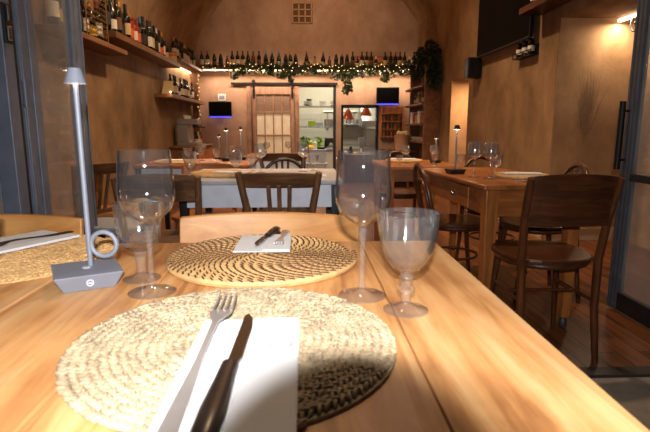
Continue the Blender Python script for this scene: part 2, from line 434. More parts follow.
# right wall: piers, two recesses with low soffits
mb = MB()
mb.box(RX, 3.1, FY, 4.42, 1.95, 3.1)
mb.box(RX, 3.1, 4.42, 6.8, 0, 3.1)
mb.box(RX, 3.1, 6.8, 7.62, 1.72, 3.1)
mb.box(RX, 3.1, 7.62, BY + .1, 0, 3.1)
struct(mb, 'wall_right', M['wall'])
mb = MB()
mb.box(2.92, 3.1, FY, 4.42, 0, 1.95)
mb.box(2.92, 3.1, 6.8, 7.62, 0, 1.72)
mb.box(RX + .004, 2.92, 4.412, 4.42, 0, 1.95)         # pale faces of the jambs
mb.box(RX + .004, 2.92, 7.612, 7.62, 0, 1.72)
struct(mb, 'wall_recess', M['jamb'])
struct(MB().box(RX + .02, 2.92, 4.398, 4.412, 0, .11).box(RX - .014, RX, 4.44, 6.78, 0, .11), 'baseboard_right', M['skirting'])
struct(MB().box(LX, LX + .014, FY + .1, BY, 0, .11), 'baseboard_left', M['skirting'])
# back wall with doorway and two kitchen openings
mb = MB()
y0, y1 = BY, BY + .12
xs = [LX - .2, -.11, .60, .715, 1.45, 2.9]
mb.box(xs[0], xs[1], y0, y1, 0, 4.3)
mb.box(xs[1], xs[2], y0, y1, 1.81, 4.3)
mb.box(xs[2], xs[3], y0, y1, 0, 4.3)
mb.box(xs[3], xs[4], y0, y1, 1.45, 4.3)
mb.box(xs[3], xs[4], y0, y1, 0, .42)
mb.box(xs[4], xs[5], y0, y1, 0, 4.3)
struct(mb, 'wall_back', M['backwall'])
# street front
mb = MB().box(-2.6, -1.74, FY, FY + .14, 0, 4.4).box(1.86, 3.3, FY, FY + .14, 0, 4.4).box(-1.74, 1.86, FY, FY + .14, 2.55, 4.4)
struct(mb, 'wall_front', M['wall'])
# kitchen shell
mb = MB().box(-1.2, 2.4, 12.4, 12.5, 0, 2.7).box(-1.3, -1.2, 10.12, 12.5, 0, 2.7).box(2.4, 2.5, 10.12, 12.5, 0, 2.7).box(-1.3, 2.5, 10.12, 12.5, 2.7, 2.8)
struct(mb, 'wall_kitchen', M['white_wall'])
# dark frame of the pass
mb = MB()
for x in (.715, 1.41): mb.box(x, x + .04, BY - .03, BY + .1, .42, 1.45)
mb.box(.715, 1.45, BY - .03, BY + .1, 1.41, 1.47).box(.68, 1.48, BY - .06, BY + .12, .39, .42)
struct(mb, 'trim_2', M['iron'])
mb = MB().box(.56, .61, BY - .02, BY + .1, 0, 1.84)
struct(mb, 'trim_3', M['steel_dark'])
# brick vent high on the back wall
t = thing('air_vent', 'small square brick grille with nine openings high on the back wall', 'vent', (-.03, BY, 2.98))
mb = MB()
for i in range(4):
    q = -.19 + i * .1193
    mb.box(q - .011, q + .011, -.03, 0, 0, .38)
    mb.box(-.2, .19, -.03, 0, i * .1193, i * .1193 + .022)
mb.build('grille', M['brick_vent'], t)
MB().box(-.2, .19, -.006, 0, 0, .38).build('backing', M['vent_hole'], t)

# ---------------------------------------------------------------- left folding glass door, fixed light beside it
def bx(mb, *a): return mb.box(*a)
d = thing('door_1', '', '', (-1.2, 2.2, 0)); del d['label']; del d['category']; d['kind'] = 'structure'
H = 2.45
def leaf(root, L, mid, h=.075, k=.075, st='steel_frame'):
    # steel leaf standing along +Y from the hinge at y=0
    mb = MB()
    mb.box(-.02, .02, 0, h, .02, H).box(-.026, .026, .004, .03, .02, H)
    if h > .1: mb.box(-.027, .027, .07, .10, .02, H)
    mb.build('hinge_stile', M[st], root, bevel=.003)
    MB().box(-.02, .02, L - k, L, .02, H).box(-.026, .026, L - .02, L - .004, .02, H).box(-.025, .025, L - k * .7, L - k * .45, .02, H).build('lock_stile', M[st], root, bevel=.003)
    MB().box(-.018, .018, h, L - k, .02, .12).build('bottom_rail', M['steel_dark'], root, bevel=.003)
    MB().box(-.018, .018, h, L - k, H - .1, H).build('top_rail', M['steel_dark'], root, bevel=.003)
    if mid: MB().box(-.018, .018, h, L - k, mid - .02, mid + .02).build('middle_rail', M['steel_dark'], root, bevel=.003)
    MB().box(-.004, .004, h, L - k, .12, H - .1).build('pane', M['pane'], root)
leaf(d, .62, None, .14, .115)
for z in (.35, 1.16, 2.1):
    MB().tube([(.03, -.006, z - .055), (.03, -.006, z + .055)], .011, 12).box(.02, .026, -.03, .03, z - .045, z + .045).build('hinge', M['steel_frame'], d, smooth=True)
w = thing('window_1', '', '', (-1.2, FY + .02, 0)); del w['label']; del w['category']; w['kind'] = 'structure'
MB().box(-.028, .042, .03, .10, 0, 2.55).box(-.034, -.026, .026, .06, 0, 2.55).build('window_frame', M['steel_frame'], w, bevel=.004)
MB().box(-.02, .03, .105, .135, 0, 2.55).build('window_stop', M['steel_dark'], w)
MB().box(-.54, -.46, 0, .1, 0, 2.55).build('window_frame', M['steel_frame'], w, bevel=.004)
MB().box(-.46, -.028, .04, .09, 0, .12).box(-.46, -.028, .04, .09, 2.42, 2.55).build('window_rail', M['steel_dark'], w)
MB().box(-.46, -.028, .06, .068, .12, 2.42).build('pane', M['pane'], w)
l = MB().box(.0421, .049, .036, .086, 1.345, 1.495).build('latch_plate', M['steel_dark'], w, bevel=.002)
MB().box(.0491, .058, .048, .074, 1.355, 1.41).build('bolt', M['chrome'], l, bevel=.003)
MB().tube([(.054, .061, 1.43), (.054, .061, 1.485)], .006, 10).build('pin', M['chrome'], l, smooth=True)
# right folding glass door
d = thing('door_2', '', '', (1.75, 2.07, 0)); del d['label']; del d['category']; d['kind'] = 'structure'
leaf(d, .6, .76, st='steel_mid')
MB().tube([(-.06, .575, .80), (-.06, .575, 1.16)], .016, 14).build('door_handle', M['iron'], d, smooth=True)
MB().bar((-.06, .575, .85), (-.01, .575, .85), .012, .012).bar((-.06, .575, 1.11), (-.01, .575, 1.11), .012, .012).build('handle_bracket', M['iron'], d)
w = thing('window_2', '', '', (1.78, FY + .02, 0)); del w['label']; del w['category']; w['kind'] = 'structure'
MB().box(0, .09, 0, .12, 0, 2.55).build('window_frame', M['steel_frame'], w, bevel=.004)

# ================================================================ FURNITURE
TZ = .75
def four_legs(root, mat, xs, ys, z, w, w2=None, name='leg'):
    for x in xs:
        for y in ys:
            MB().box(x - w / 2, x + w / 2, y - w / 2, y + w / 2, 0, z, taper=(w2 or w) / w).build(name, mat, root, bevel=.003)

# foreground tables: boards laid along the table, narrow cracks between them
def board_table(x0, x1, y0, y1, cuts, label):
    t = thing('dining_table', label, 'table', ((x0 + x1) / 2, (y0 + y1) / 2, 0))
    hx, hy = (x1 - x0) / 2, (y1 - y0) / 2
    mb = MB(); e = [-hx] + [c - (x0 + x1) / 2 for c in cuts] + [hx]
    for a, b in zip(e, e[1:]):
        mb.box(a + .0008, b - .0008, -hy, hy, TZ - .032, TZ)
    top = mb.build('tabletop', M['pine'], t, bevel=.003)
    MB().box(-hx + .05, hx - .05, -hy + .05, hy - .05, TZ - .04, TZ - .033).build('backing_board', M['gap'], top)
    mb = MB()
    for s in (-1, 1):
        mb.box(-hx + .07, hx - .07, s * (hy - .07) - .011, s * (hy - .07) + .011, TZ - .125, TZ - .041)
        mb.box(s * (hx - .07) - .011, s * (hx - .07) + .011, -hy + .07, hy - .07, TZ - .125, TZ - .041)
    mb.build('apron', M['pine_x'], t, bevel=.002)
    four_legs(t, M['pine_z'], (-hx + .07, hx - .07), (-hy + .07, hy - .07), TZ - .041, .062, .045)
    return t
board_table(-.4565, .313, .20, 1.175, (-.262, -.062, .132), 'light pine plank table in the foreground set for two')
board_table(-1.24, -.4585, .20, 1.175, (-1.05, -.85, -.65), 'light pine plank table at the left edge, touching the foreground table')

def arc_panel(w, z0, z1, sag, th, y, n=14, crown=0, flare=0):
    """upright panel curved in plan (ends forward, +y) from z0 to z1, top edge crowned"""
    vs = []; fs = []
    for i in range(n + 1):
        u = -1 + 2 * i / n
        x = u * w / 2; yy = y + sag * u * u; ze = z1 + crown * (1 - u * u)
        for dy, z, k in ((0, z0, 1), (th, z0, 1), (th, ze, 1 + flare), (0, ze, 1 + flare)): vs.append((x * k, yy + dy - (.03 if z == ze else 0), z))
    for i in range(n):
        for k in range(4): fs.append((i * 4 + k, i * 4 + (k + 1) % 4, i * 4 + 4 + (k + 1) % 4, i * 4 + 4 + k))
    fs += [(3, 2, 1, 0), tuple(n * 4 + k for k in range(4))]
    return MB().add(vs, fs)

def seat_mb(w, d, z, th, rnd=.5):
    poly = []
    for k in range(28):
        a = 2 * PI * k / 28; c, s = math.cos(a), math.sin(a); p = 2 + 4 * (1 - rnd)
        r = (abs(c) ** p + abs(s) ** p) ** (-1 / p)
        poly.append((c * r * w / 2 * (1 + .06 * s), s * r * d / 2))
    return MB().prism(poly, z - th, z)

def chair_pine():
    t = thing('dining_chair', '', 'chair')
    seat_mb(.44, .42, .45, .028, .25).build('seat', M['pine_x'], t, bevel=.006)
    arc_panel(.50, .50, .775, .05, .02, -.235, crown=.006).build('backrest', M['pine_x'], t, smooth=True, bevel=.004)
    for s in (-1, 1):
        MB().bar((s * .19, .17, 0), (s * .18, .165, .422), .03, .03, .038, .038).build('leg', M['pine_z'], t, bevel=.004)
        MB().tube([(s * .195, -.21, 0), (s * .19, -.18, .25), (s * .19, -.178, .46), (s * .20, -.212, .66)], [.014, .019, .019, .013], 10).build('leg', M['pine_z'], t, smooth=True)
    MB().bar((-.18, .165, .39), (.18, .165, .39), .02, .05).bar((-.19, -.18, .39), (.19, -.18, .39), .02, .05).bar((-.185, .165, .39), (-.19, -.18, .39), .02, .05).bar((.185, .165, .39), (.19, -.18, .39), .02, .05).build('seat_rail', M['pine_x'], t)
    return t

def chair_slat(wx='brown_x', wz='brown_z'):
    t = thing('dining_chair', '', 'chair')
    seat_mb(.40, .40, .45, .03, .2).build('seat', M[wx], t, bevel=.006)
    for s in (-1, 1):
        MB().bar((s * .165, .165, 0), (s * .16, .16, .42), .028, .028, .036, .036).build('leg', M[wz], t, bevel=.004)
        MB().tube([(s * .155, -.22, 0), (s * .145, -.18, .28), (s * .145, -.178, .46), (s * .165, -.20, .63), (s * .196, -.245, .808)], [.015, .019, .02, .019, .017], 10).build('leg', M[wz], t, smooth=True)
    arc_panel(.37, .735, .80, .02, .022, -.235, crown=.008).build('top_rail', M[wx], t, smooth=True, bevel=.004)
    MB().bar((-.148, -.185, .50), (.148, -.185, .50), .022, .03).build('lower_rail', M[wx], t, bevel=.003)
    for x in (-.052, 0, .052):
        MB().bar((x * .85, -.185, .505), (x, -.238, .745), .021, .010, up=(0, 1, 0)).build('slat', M[wz], t, bevel=.002)
    MB().bar((-.16, .16, .2), (-.15, -.19, .2), .018, .024).bar((.16, .16, .2), (.15, -.19, .2), .018, .024).bar((-.155, 0, .2), (.155, 0, .2), .018, .024).build('stretcher', M[wz], t)
    return t

def chair_panel(wx='dark_x', wz='dark_z', top=.82, low=.615, hw=.182):
    t = thing('bentwood_chair', '', 'chair')
    seat_mb(.41, .41, .46, .024, .8).build('seat', M[wx], t, bevel=.008)
    mb = MB(); ring = [(.192 * math.cos(a), .192 * math.sin(a), .428) for a in [2 * PI * k / 28 for k in range(28)]]
    mb.tube(ring, .014, 8, closed=True).build('seat_ring', M[wx], t, smooth=True)
    for s in (-1, 1):
        MB().tube([(s * .185, .185, 0), (s * .16, .15, .25), (s * .145, .13, .44)], [.012, .016, .018], 10).build('leg', M[wz], t, smooth=True)
        MB().tube([(s * .175, -.215, 0), (s * .165, -.185, .25), (s * .17, -.175, .46), (s * .18, -.20, .64), (s * (hw + .006), -.252, top)], [.014, .018, .019, .017, .014], 10).build('leg', M[wz], t, smooth=True)
    arc_panel(hw * 2 - .01, low, top + .004, .025, .014, -.238, crown=.014, flare=.03).build('backrest', M[wx], t, smooth=True, bevel=.003)
    mb = MB()
    mb.tube([(-.155, .145, .27), (-.165, -.19, .27)], .009, 8).tube([(.155, .145, .27), (.165, -.19, .27)], .009, 8).tube([(-.16, -.02, .27), (.16, -.02, .27)], .009, 8)
    mb.build('stretcher', M[wz], t, smooth=True)
    return t

def chair_hoop(wx='dark_x', wz='dark_z', spindles=0):
    t = thing('bentwood_chair', '', 'chair')
    seat_mb(.40, .40, .46, .024, .9).build('seat', M[wx], t, bevel=.008)
    MB().tube([(.19 * math.cos(a), .19 * math.sin(a), .43) for a in [2 * PI * k / 28 for k in range(28)]], .014, 8, closed=True).build('seat_ring', M[wx], t, smooth=True)
    for s in (-1, 1):
        MB().tube([(s * .175, .175, 0), (s * .155, .14, .25), (s * .14, .12, .44)], [.011, .015, .017], 10).build('leg', M[wz], t, smooth=True)
        MB().tube([(s * .175, -.21, 0), (s * .165, -.18, .25), (s * .165, -.165, .45)], [.012, .016, .016], 10).build('leg', M[wz], t, smooth=True)
    def hoop(w, z0, z1, r):
        pts = []
        for k in range(19):
            a = PI * k / 18; z = z0 + (z1 - z0) * math.sin(a) ** .62
            pts.append((-w * math.cos(a) * (1 + .12 * math.sin(a)), -.165 - .08 * (z - z0) / .36, z))
        return MB().tube(pts, r, 10)
    hoop(.165, .45, .80, .013).build('back_hoop', M[wz], t, smooth=True)
    if spindles:
        for i in range(spindles):
            x = -.1 + .2 * i / (spindles - 1)
            MB().tube([(x * .9, -.165, .455), (x, -.235, .785 - abs(x) * .3)], .007, 8).build('spindle', M[wz], t, smooth=True)
    else:
        hoop(.095, .45, .71, .010).build('inner_hoop', M[wz], t, smooth=True)
    pts = [(.155 * math.cos(a), .155 * math.sin(a) - .01, .24) for a in [2 * PI * k / 24 for k in range(24)]]
    MB().tube(pts, .008, 8, closed=True).build('stretcher_ring', M[wz], t, smooth=True)
    return t

place('pine', chair_pine, 'light wooden chair with a curved solid back across the foreground table', 'chair', (-.11, 1.17, 0), PI + R(-2.5))
place('pine', None, 'light wooden chair at the left edge, its back rising behind the left placemat', 'chair', (-.86, 1.165, 0), PI + R(1))
place('slat', chair_slat, 'brown wooden chair with three back slats before the white-aproned table', 'chair', (-.125, 2.665, 0), R(-1))
place('panel_l', lambda: chair_panel('brown_x', 'brown_z', .795, .675), 'dark brown chair with a broad back rail seen behind the left wine glass', 'chair', (-.72, 2.58, 0), R(7))
place('slat', None, 'dark wooden chair seen through the left folding glass door', 'chair', (-1.47, 3.25, 0), R(62))
place('front', chair_panel, 'dark bentwood chair with a broad curved back at the near end of the right table', 'chair', (1.10, 2.225, 0), R(0))
place('orange', lambda: chair_panel('antique_x', 'antique_z', .76, .60), 'chestnut chair whose low curved back shows between the two left tables', 'chair', (-.67, 3.31, 0), PI)
place('blackhoop', lambda: chair_hoop('black_wood', 'black_wood'), 'black bentwood chair in front of the sliding barn door', 'chair', (-.15, 3.36, 0), PI)
place('hoop', chair_hoop, 'dark bentwood hoop-backed chair on the left side of the drawer table', 'chair', (.93, 3.03, 0), R(-90))
place('spindle', lambda: chair_hoop('dark_x', 'dark_z', 5), 'dark spindle-backed chair on the wall side of the drawer table', 'chair', (1.40, 2.93, 0), R(90))
place('hoop', None, 'dark bentwood chair at the far end of the drawer table', 'chair', (1.36, 3.5, 0), PI + R(8))
place('hoop', None, 'dark bentwood chair pushed under the farthest right table', 'chair', (.86, 4.42, 0), PI)
place('slat', None, 'brown chair at the farthest left table below the barn door', 'chair', (-.2, 4.6, 0), 0)

# painted tables on the left
def painted_table(x0, x1, y0, y1, label, top='grey_top'):
    t = thing('dining_table', label, 'table', ((x0 + x1) / 2, (y0 + y1) / 2, 0))
    hx, hy = (x1 - x0) / 2, (y1 - y0) / 2
    MB().box(-hx, hx, -hy, hy, TZ - .028, TZ).build('tabletop', M[top], t, bevel=.008)
    mb = MB()
    for s in (-1, 1):
        mb.box(-hx + .02, hx - .02, s * (hy - .03) - .012, s * (hy - .03) + .012, TZ - .15, TZ - .0285)
        mb.box(s * (hx - .03) - .012, s * (hx - .03) + .012, -hy + .03, hy - .03, TZ - .15, TZ - .0285)
    mb.build('apron', M['white_paint'], t, bevel=.003)
    four_legs(t, M['steel_dark'], (-hx + .04, hx - .04), (-hy + .04, hy - .04), TZ - .0285, .046, .036)
    return t
painted_table(-.69, .20, 2.63, 3.38, 'white-aproned table with a grey top in the left middle')
painted_table(-1.28, -.42, 3.74, 4.50, 'white-aproned table with a wooden top behind the chestnut chair', 'antique_x')
painted_table(-.60, .02, 4.86, 5.55, 'white-aproned table farthest left, nearest the barn door', 'antique_x')

# antique table with a drawer
t = thing('antique_table', 'chestnut wooden table with a side drawer and thick legs on the right', 'table', (.868, 2.352, 0), R(3.4))
W_, L_ = .52, 1.06
MB().box(-.01, W_ + .01, -.01, L_ + .01, TZ - .026, TZ).build('tabletop', M['antique_y'], t, bevel=.007)
mb = MB().box(.03, .05, .02, .28, TZ - .16, TZ - .027).box(.03, .05, .70, L_ - .02, TZ - .16, TZ - .027)
mb.box(.03, .05, .28, .70, TZ - .04, TZ - .027).box(W_ - .05, W_ - .03, .02, L_ - .02, TZ - .16, TZ - .027)
mb.box(.03, W_ - .03, .02, .04, TZ - .16, TZ - .027).box(.03, W_ - .03, L_ - .04, L_ - .02, TZ - .16, TZ - .027)
mb.build('apron', M['antique_x'], t, bevel=.002)
dr = MB().box(.026, .046, .285, .695, TZ - .158, TZ - .042).build('drawer', M['antique_y'], t, bevel=.004)
MB().ball((.016, .49, TZ - .10), .014, 12, 8).tube([(.03, .49, TZ - .10), (.018, .49, TZ - .10)], .007, 8).build('knob', M['chrome'], dr, smooth=True)
for x in (.042, W_ - .042):
    for y in (.042, L_ - .042):
        lg = MB().box(x - .034, x + .034, y - .034, y + .034, .05, TZ - .027, taper=.72).build('leg', M['antique_z'], t, bevel=.006)
        MB().lathe([(0, 0), (.018, .001), (.021, .012), (.02, .03), (.013, .04), (.013, .052), (0, .052)], 14).build('caster', M['rubber'], lg, smooth=True, loc=(x, y, 0))
# plain table behind it
t = thing('dining_table', 'plain brown wooden table behind the drawer table, nearest the shelving unit', 'table', (.85, 3.9, 0))
MB().box(-.28, .28, -.38, .38, TZ - .026, TZ).build('tabletop', M['antique_x'], t, bevel=.005)
mb = MB()
for s in (-1, 1): mb.box(-.25, .25, s * .34 - .01, s * .34 + .01, TZ - .11, TZ - .027).box(s * .24 - .01, s * .24 + .01, -.33, .33, TZ - .11, TZ - .027)
mb.build('apron', M['antique_x'], t)
four_legs(t, M['antique_z'], (-.235, .235), (-.335, .335), TZ - .027, .05, .04)
# low grey stool by the glass door, small square-backed chair at the wall
t = thing('stool', 'low stool with a grey seat between the glass door and the goblet', 'stool', (-1.12, 2.93, 0))
MB().box(-.17, .17, -.17, .17, .43, .475).build('seat', M['grey_seat'], t, bevel=.012)
four_legs(t, M['steel_dark'], (-.14, .14), (-.14, .14), .43, .03, .024)
t = thing('high_chair', 'slim wooden chair with a small square carved back panel by the left wall', 'chair', (-1.47, 3.72, 0), R(0))
MB().box(-.052, .052, -.20, -.178, .575, .72).build('back_panel', M['antique_x'], t, bevel=.008)
mb = MB(); mb.tube([(.0, -.202, .65), (.012, -.205, .66), (0, -.202, .675), (-.012, -.205, .66), (0, -.202, .65)], .004, 6).build('carving', M['brown_x'], t, smooth=True)
MB().bar((0, -.188, .42), (0, -.188, .58), .04, .02).build('back_post', M['antique_z'], t, bevel=.002)
MB().box(-.16, .16, -.21, .16, .40, .43).build('seat', M['antique_x'], t, bevel=.006)
four_legs(t, M['antique_z'], (-.13, .13), (-.17, .13), .40, .034, .026)

# ================================================================ ON THE FOREGROUND TABLE
def ellipsoid(vs, fs, c, ax, ay, az, u, n=6):
    # stretched bead along horizontal direction u
    ux, uy = u; b = len(vs); m = 4
    def put(a, s, z): vs.append((c[0] + ux * a - uy * s, c[1] + uy * a + ux * s, c[2] + z))
    put(-ax, 0, 0)
    for i in range(1, m):
        t = PI * i / m
        for k in range(n):
            p = 2 * PI * k / n
            put(-ax * math.cos(t), ay * math.sin(t) * math.cos(p), az * math.sin(t) * math.sin(p))
    put(ax, 0, 0); e = len(vs) - 1
    for k in range(n):
        q = (k + 1) % n
        fs.append((b, b + 1 + q, b + 1 + k))
        for i in range(m - 2): fs.append((b + 1 + i * n + k, b + 1 + i * n + q, b + 1 + (i + 1) * n + q, b + 1 + (i + 1) * n + k))
        fs.append((b + 1 + (m - 2) * n + k, b + 1 + (m - 2) * n + q, e))
def braided_mat(rad, pitch, step, zc=.006):
    """flat spiral of a three-strand straw braid"""
    rnd = random.Random(int(rad * 1e4)); vs = []; fs = []
    th = 0
    while True:
        r = pitch * th / (2 * PI) + pitch * .3
        if r > rad - pitch / 2: break
        for s in (-1, 1):
            a = th + (step * .5 / max(r, .01) if s > 0 else 0)
            d = a + PI / 2 + s * R(36) + rnd.uniform(-.35, .35)
            rr = r + s * pitch * .2
            ellipsoid(vs, fs, (rr * math.cos(a), rr * math.sin(a), zc + rnd.uniform(-.0012, .0016)), step * .78, pitch * .27, .0042, (math.cos(d), math.sin(d)))
        th += step / max(r, .006)
    return MB().add(vs, fs)
def coil_mat(rad, pitch, z=.0075, n=7):
    pts = []; th = 0
    while True:
        r = pitch * th / (2 * PI) + .002
        if r > rad - pitch / 2: break
        pts.append((r * math.cos(th), r * math.sin(th), z)); th += min(.35, .009 / max(r, .01))
    return MB().tube(pts, [pitch * .53] * len(pts), n)
def coil_stitches(rad, pitch, gap, z=.0075):
    vs = []; fs = []; th = 2.0
    while True:
        r = pitch * th / (2 * PI) + .002
        if r > rad - pitch / 2: break
        d = th + R(52)
        ellipsoid(vs, fs, (r * math.cos(th), r * math.sin(th), z + pitch * .44), pitch * .74, .0023, .0022, (math.cos(d), math.sin(d)), 5)
        th += gap / max(r, .01)
    return MB().add(vs, fs)
t = thing('placemat', 'round pale straw placemat with fork, knife and napkin in the foreground', 'placemat', (-.087, .599, TZ))
braided_mat(.206, .0105, .0092).build('braid', M['straw'], t, smooth=True)
MB().lathe([(0, .0006), (.2, .0006), (.2, .004), (0, .004)], 64).build('backing', M['straw'], t)
t = thing('placemat', 'round coiled rush placemat with dark stitching on the far side of the foreground table', 'placemat', (-.091, 1.007, TZ))
coil_mat(.198, .0135).build('coil', M['rush'], t, smooth=True)
coil_stitches(.198, .0135, .0175).build('stitching', M['weft'], t, smooth=True)
t = thing('placemat', 'round tan woven placemat at the left edge beside the lamp', 'placemat', (-.625, 1.045, TZ))
braided_mat(.215, .0135, .0095).build('braid', M['rush'], t, smooth=True)
MB().lathe([(0, .0006), (.208, .0006), (.208, .004), (0, .004)], 64).build('backing', M['rush'], t)

MTF = TZ + .0168
MT = TZ + .0122      # top of a mat
def napkin(name, label, loc, rz, w, l, emblem=None, pocket=True, group=None):
    t = thing(name, label, 'napkin', loc, rz)
    MB().box(-w / 2, w / 2, -l / 2, l / 2, 0, .0022).build('sheet', M['paper'], t, bevel=.0008)
    if pocket:
        MB().box(w * .02, w / 2 - .001, -l / 2 + .002, l / 2 - .003, .0023, .005).build('folded_flap', M['paper'], t, bevel=.0012)
    if emblem:
        ex, ey, s = emblem
        z = .0051 if pocket else .0023
        mb = MB().tube([(ex + s * math.cos(a), ey + s * .8 * math.sin(a), z) for a in [2 * PI * k / 24 for k in range(24)]], .0009, 5, closed=True)
        mb.bar((ex - s * .5, ey, z), (ex + s * .5, ey, z), .0012, .0006).tube([(ex - s * .2, ey + s, z), (ex, ey + s * 1.35, z), (ex + s * .25, ey + s, z)], .0006, 5)
        mb.build('printed_mark', M['ink'], t)
    return t
napkin('napkin', 'white paper cutlery napkin with a small grey mark on the near placemat', (-.073, .50, MT), R(0), .128, .292, (.043, .058, .0125))
napkin('napkin', 'small white napkin on the far dark-stitched placemat', (-.092, 1.085, MTF), R(0), .118, .158, None)
MB_ = napkin('napkin', 'white napkin lying on the left placemat under a fork', (-.665, 1.12, MT + .001), R(-30), .15, .25, None)

def fork(L=.20, w=.026, dark=False):
    t = thing('fork', '', 'fork')
    hm = M['knife_handle'] if dark else M['cutlery']
    k = L / .2
    n = 14; vs = []; fs = []
    prof = [(-.10, .0065), (-.095, .0095), (-.06, .0075), (-.02, .004), (.02, .0034), (.04, .0042), (.052, w * .38), (.062, w * .48), (.066, w * .48)]
    zs = [.003, .003, .0035, .006, .009, .009, .0075, .006, .0056]
    for (y, hw), z in zip(prof, zs):
        for sx, dz in ((-1, 0), (1, 0), (1, .0022), (-1, .0022)): vs.append((sx * hw, y * k, z + dz))
    for i in range(len(prof) - 1):
        for q in range(4): fs.append((i * 4 + q, i * 4 + (q + 1) % 4, i * 4 + 4 + (q + 1) % 4, i * 4 + 4 + q))
    fs += [(3, 2, 1, 0), tuple((len(prof) - 1) * 4 + q for q in range(4))]
    MB().add(vs, fs).build('handle', hm, t, smooth=True)
    for i in range(4):
        x = w * (-.42 + .28 * i); x2 = w * (-.39 + .26 * i)
        MB().tube([(x, .064 * k, .0067), (x2, .085 * k, .0062), (x2 * .96, .1 * k, .0105)], [.0017 * w / .026, .0015 * w / .026, .0008], 6).build('tine', M['cutlery'], t, smooth=True)
    return t
def knife(L=.21, hw=.011):
    t = thing('knife', '', 'knife')
    k = L / .21
    poly = [(-.0035, -.005 * k), (-.0035, .10 * k), (.0, .105 * k), (.006, .092 * k), (.0085, .07 * k), (.0085, .01 * k), (.005, -.005 * k)]
    MB().prism([(x * hw / .011 * 1.1, y) for x, y in poly], .004, .0062).build('blade', M['blade'], t)
    vs = [(-.105, .6), (-.10, .95), (-.07, 1), (-.03, .8), (-.004, .75)]
    mb = MB(); mb.T = Matrix.Diagonal((1, 1, .62, 1))
    mb.tube([(0, y * k, .0112) for y, _ in vs], [hw * s for _, s in vs], 12).build('handle', M['knife_handle'], t, smooth=True)
    return t
f = tag(fork(.330, .031), 'steel fork lying on the near napkin, tines pointing away', 'fork'); f.location = (-.1165, .541, MT + .0028); f.rotation_euler = (R(2.2), 0, R(-1))
k_ = tag(knife(.285, .0125), 'steak knife with a black handle beside the near fork', 'knife'); k_.location = (-.0815, .505, MT + .0035); k_.rotation_euler = (0, 0, R(-1.5))
f = tag(fork(.165, .021), 'small steel fork on the far napkin', 'fork'); f.location = (-.053, 1.11, MTF + .0035); f.rotation_euler = (0, 0, PI + R(-4))
k_ = tag(knife(.17, .011), 'dark-handled knife on the far napkin', 'knife'); k_.location = (-.088, 1.12, MTF + .0035); k_.rotation_euler = (0, 0, PI + R(-12))
f = tag(fork(.215, .026, True), 'dark-handled fork lying diagonally on the left napkin', 'fork'); f.location = (-.628, 1.13, MT + .0035); f.rotation_euler = (0, 0, PI + R(-30))

# ---- glasses
def wine_glass(h=.235, rb=.0445, rr=.0405, rf=.039, near=True):
    n = 40 if near else 16
    zb = h * .49
    t = thing('wine_glass', '', 'glass')
    out = [(0, zb), (.008, zb + .002), (.024, zb + .012), (rb * .84, zb + h * .105), (rb * .98, zb + h * .175), (rb, zb + h * .225), (rb * .985, zb + h * .30), (rr + (rb - rr) * .45, zb + h * .40), (rr, h)]
    th = .0011
    inn = [(max(0, r - th), z + (.0022 if i < 2 else .0006)) for i, (r, z) in enumerate(out)]
    inn[-1] = (rr - th, h)
    prof = out + [(rr - th / 2, h + .0006)] + inn[::-1]
    MB().lathe(prof, n).build('bowl', M['wine_bowl' if near else 'glass'], t, smooth=True)
    MB().lathe([(0, 0), (rf, .0008), (rf, .002), (rf * .5, .0046), (.0085, .011), (.0048, .022), (.0042, h * .25), (.0046, h * .4), (.0075, zb - .001), (0, zb + .0005)], n).build('stem', M['crystal'], t, smooth=True)
    return t
def goblet(h=.15, near=True):
    n = 40 if near else 16
    t = thing('goblet', '', 'glass')
    fc = (lambda k, z: 1 + (.045 * abs(math.sin(k * PI / 4)) if .064 < z < .13 else 0)) if near else None
    s = h / .15
    out = [(0, .060), (.009, .061), (.020, .067), (.0305, .081), (.037, .099), (.042, .124), (.0458, .15)]
    inn = [(.0438, .15), (.0397, .124), (.0343, .1), (.0275, .084), (.017, .073), (.007, .068), (0, .0675)]
    sc = lambda P: [(r * s, z * s) for r, z in P]
    MB().lathe(sc(out + inn), n, fc).build('bowl', M['cut'] if near else M['glass'], t, smooth=True)
    MB().lathe(sc([(0, 0), (.0335, .001), (.0335, .003), (.018, .006), (.0085, .012), (.0062, .02), (.0075, .026), (.0125, .031), (.0128, .036), (.007, .041), (.0068, .046), (.0105, .05), (.0105, .054), (.0075, .058), (0, .0598)]), n).build('stem', M['crystal'], t, smooth=True)
    return t
def tumbler_goblet(h=.142):
    n = 48
    t = thing('goblet', '', 'glass')
    fc = lambda k, z: 1 - (.05 * (k % 6 in (0,)) if z < .108 else 0)
    out = [(0, .056), (.012, .057), (.027, .062), (.0345, .070), (.0375, .09), (.0398, .115), (.0415, .142)]
    inn = [(.0395, .142), (.037, .115), (.034, .09), (.030, .076), (.02, .069), (.0, .067)]
    MB().lathe(out + inn, n, fc).build('bowl', M['cut'], t, smooth=True)
    MB().lathe([(0, 0), (.033, .001), (.033, .003), (.017, .0065), (.0095, .013), (.0085, .03), (.0105, .046), (.012, .054), (0, .0555)], n).build('stem', M['crystal'], t, smooth=True)
    return t
place('wineN', lambda: wine_glass(), 'tall clear wine glass on the foreground table, right of the placemats', 'glass', (.091, .775, TZ))
place('wineN', None, 'tall clear wine glass on the foreground table, beside the grey lamp', 'glass', (-.256, .807, TZ))
place('gobN', lambda: goblet(), 'stemmed clear goblet nearest the right edge of the foreground table', 'glass', (.149, .706, TZ))
place('gobT', tumbler_goblet, 'cut glass goblet behind the left wine glass', 'glass', (-.297, .882, TZ))
place('gobN', None, 'glass at the left edge of the photo, only its round foot in view', 'glass', (-.552, .805, TZ))

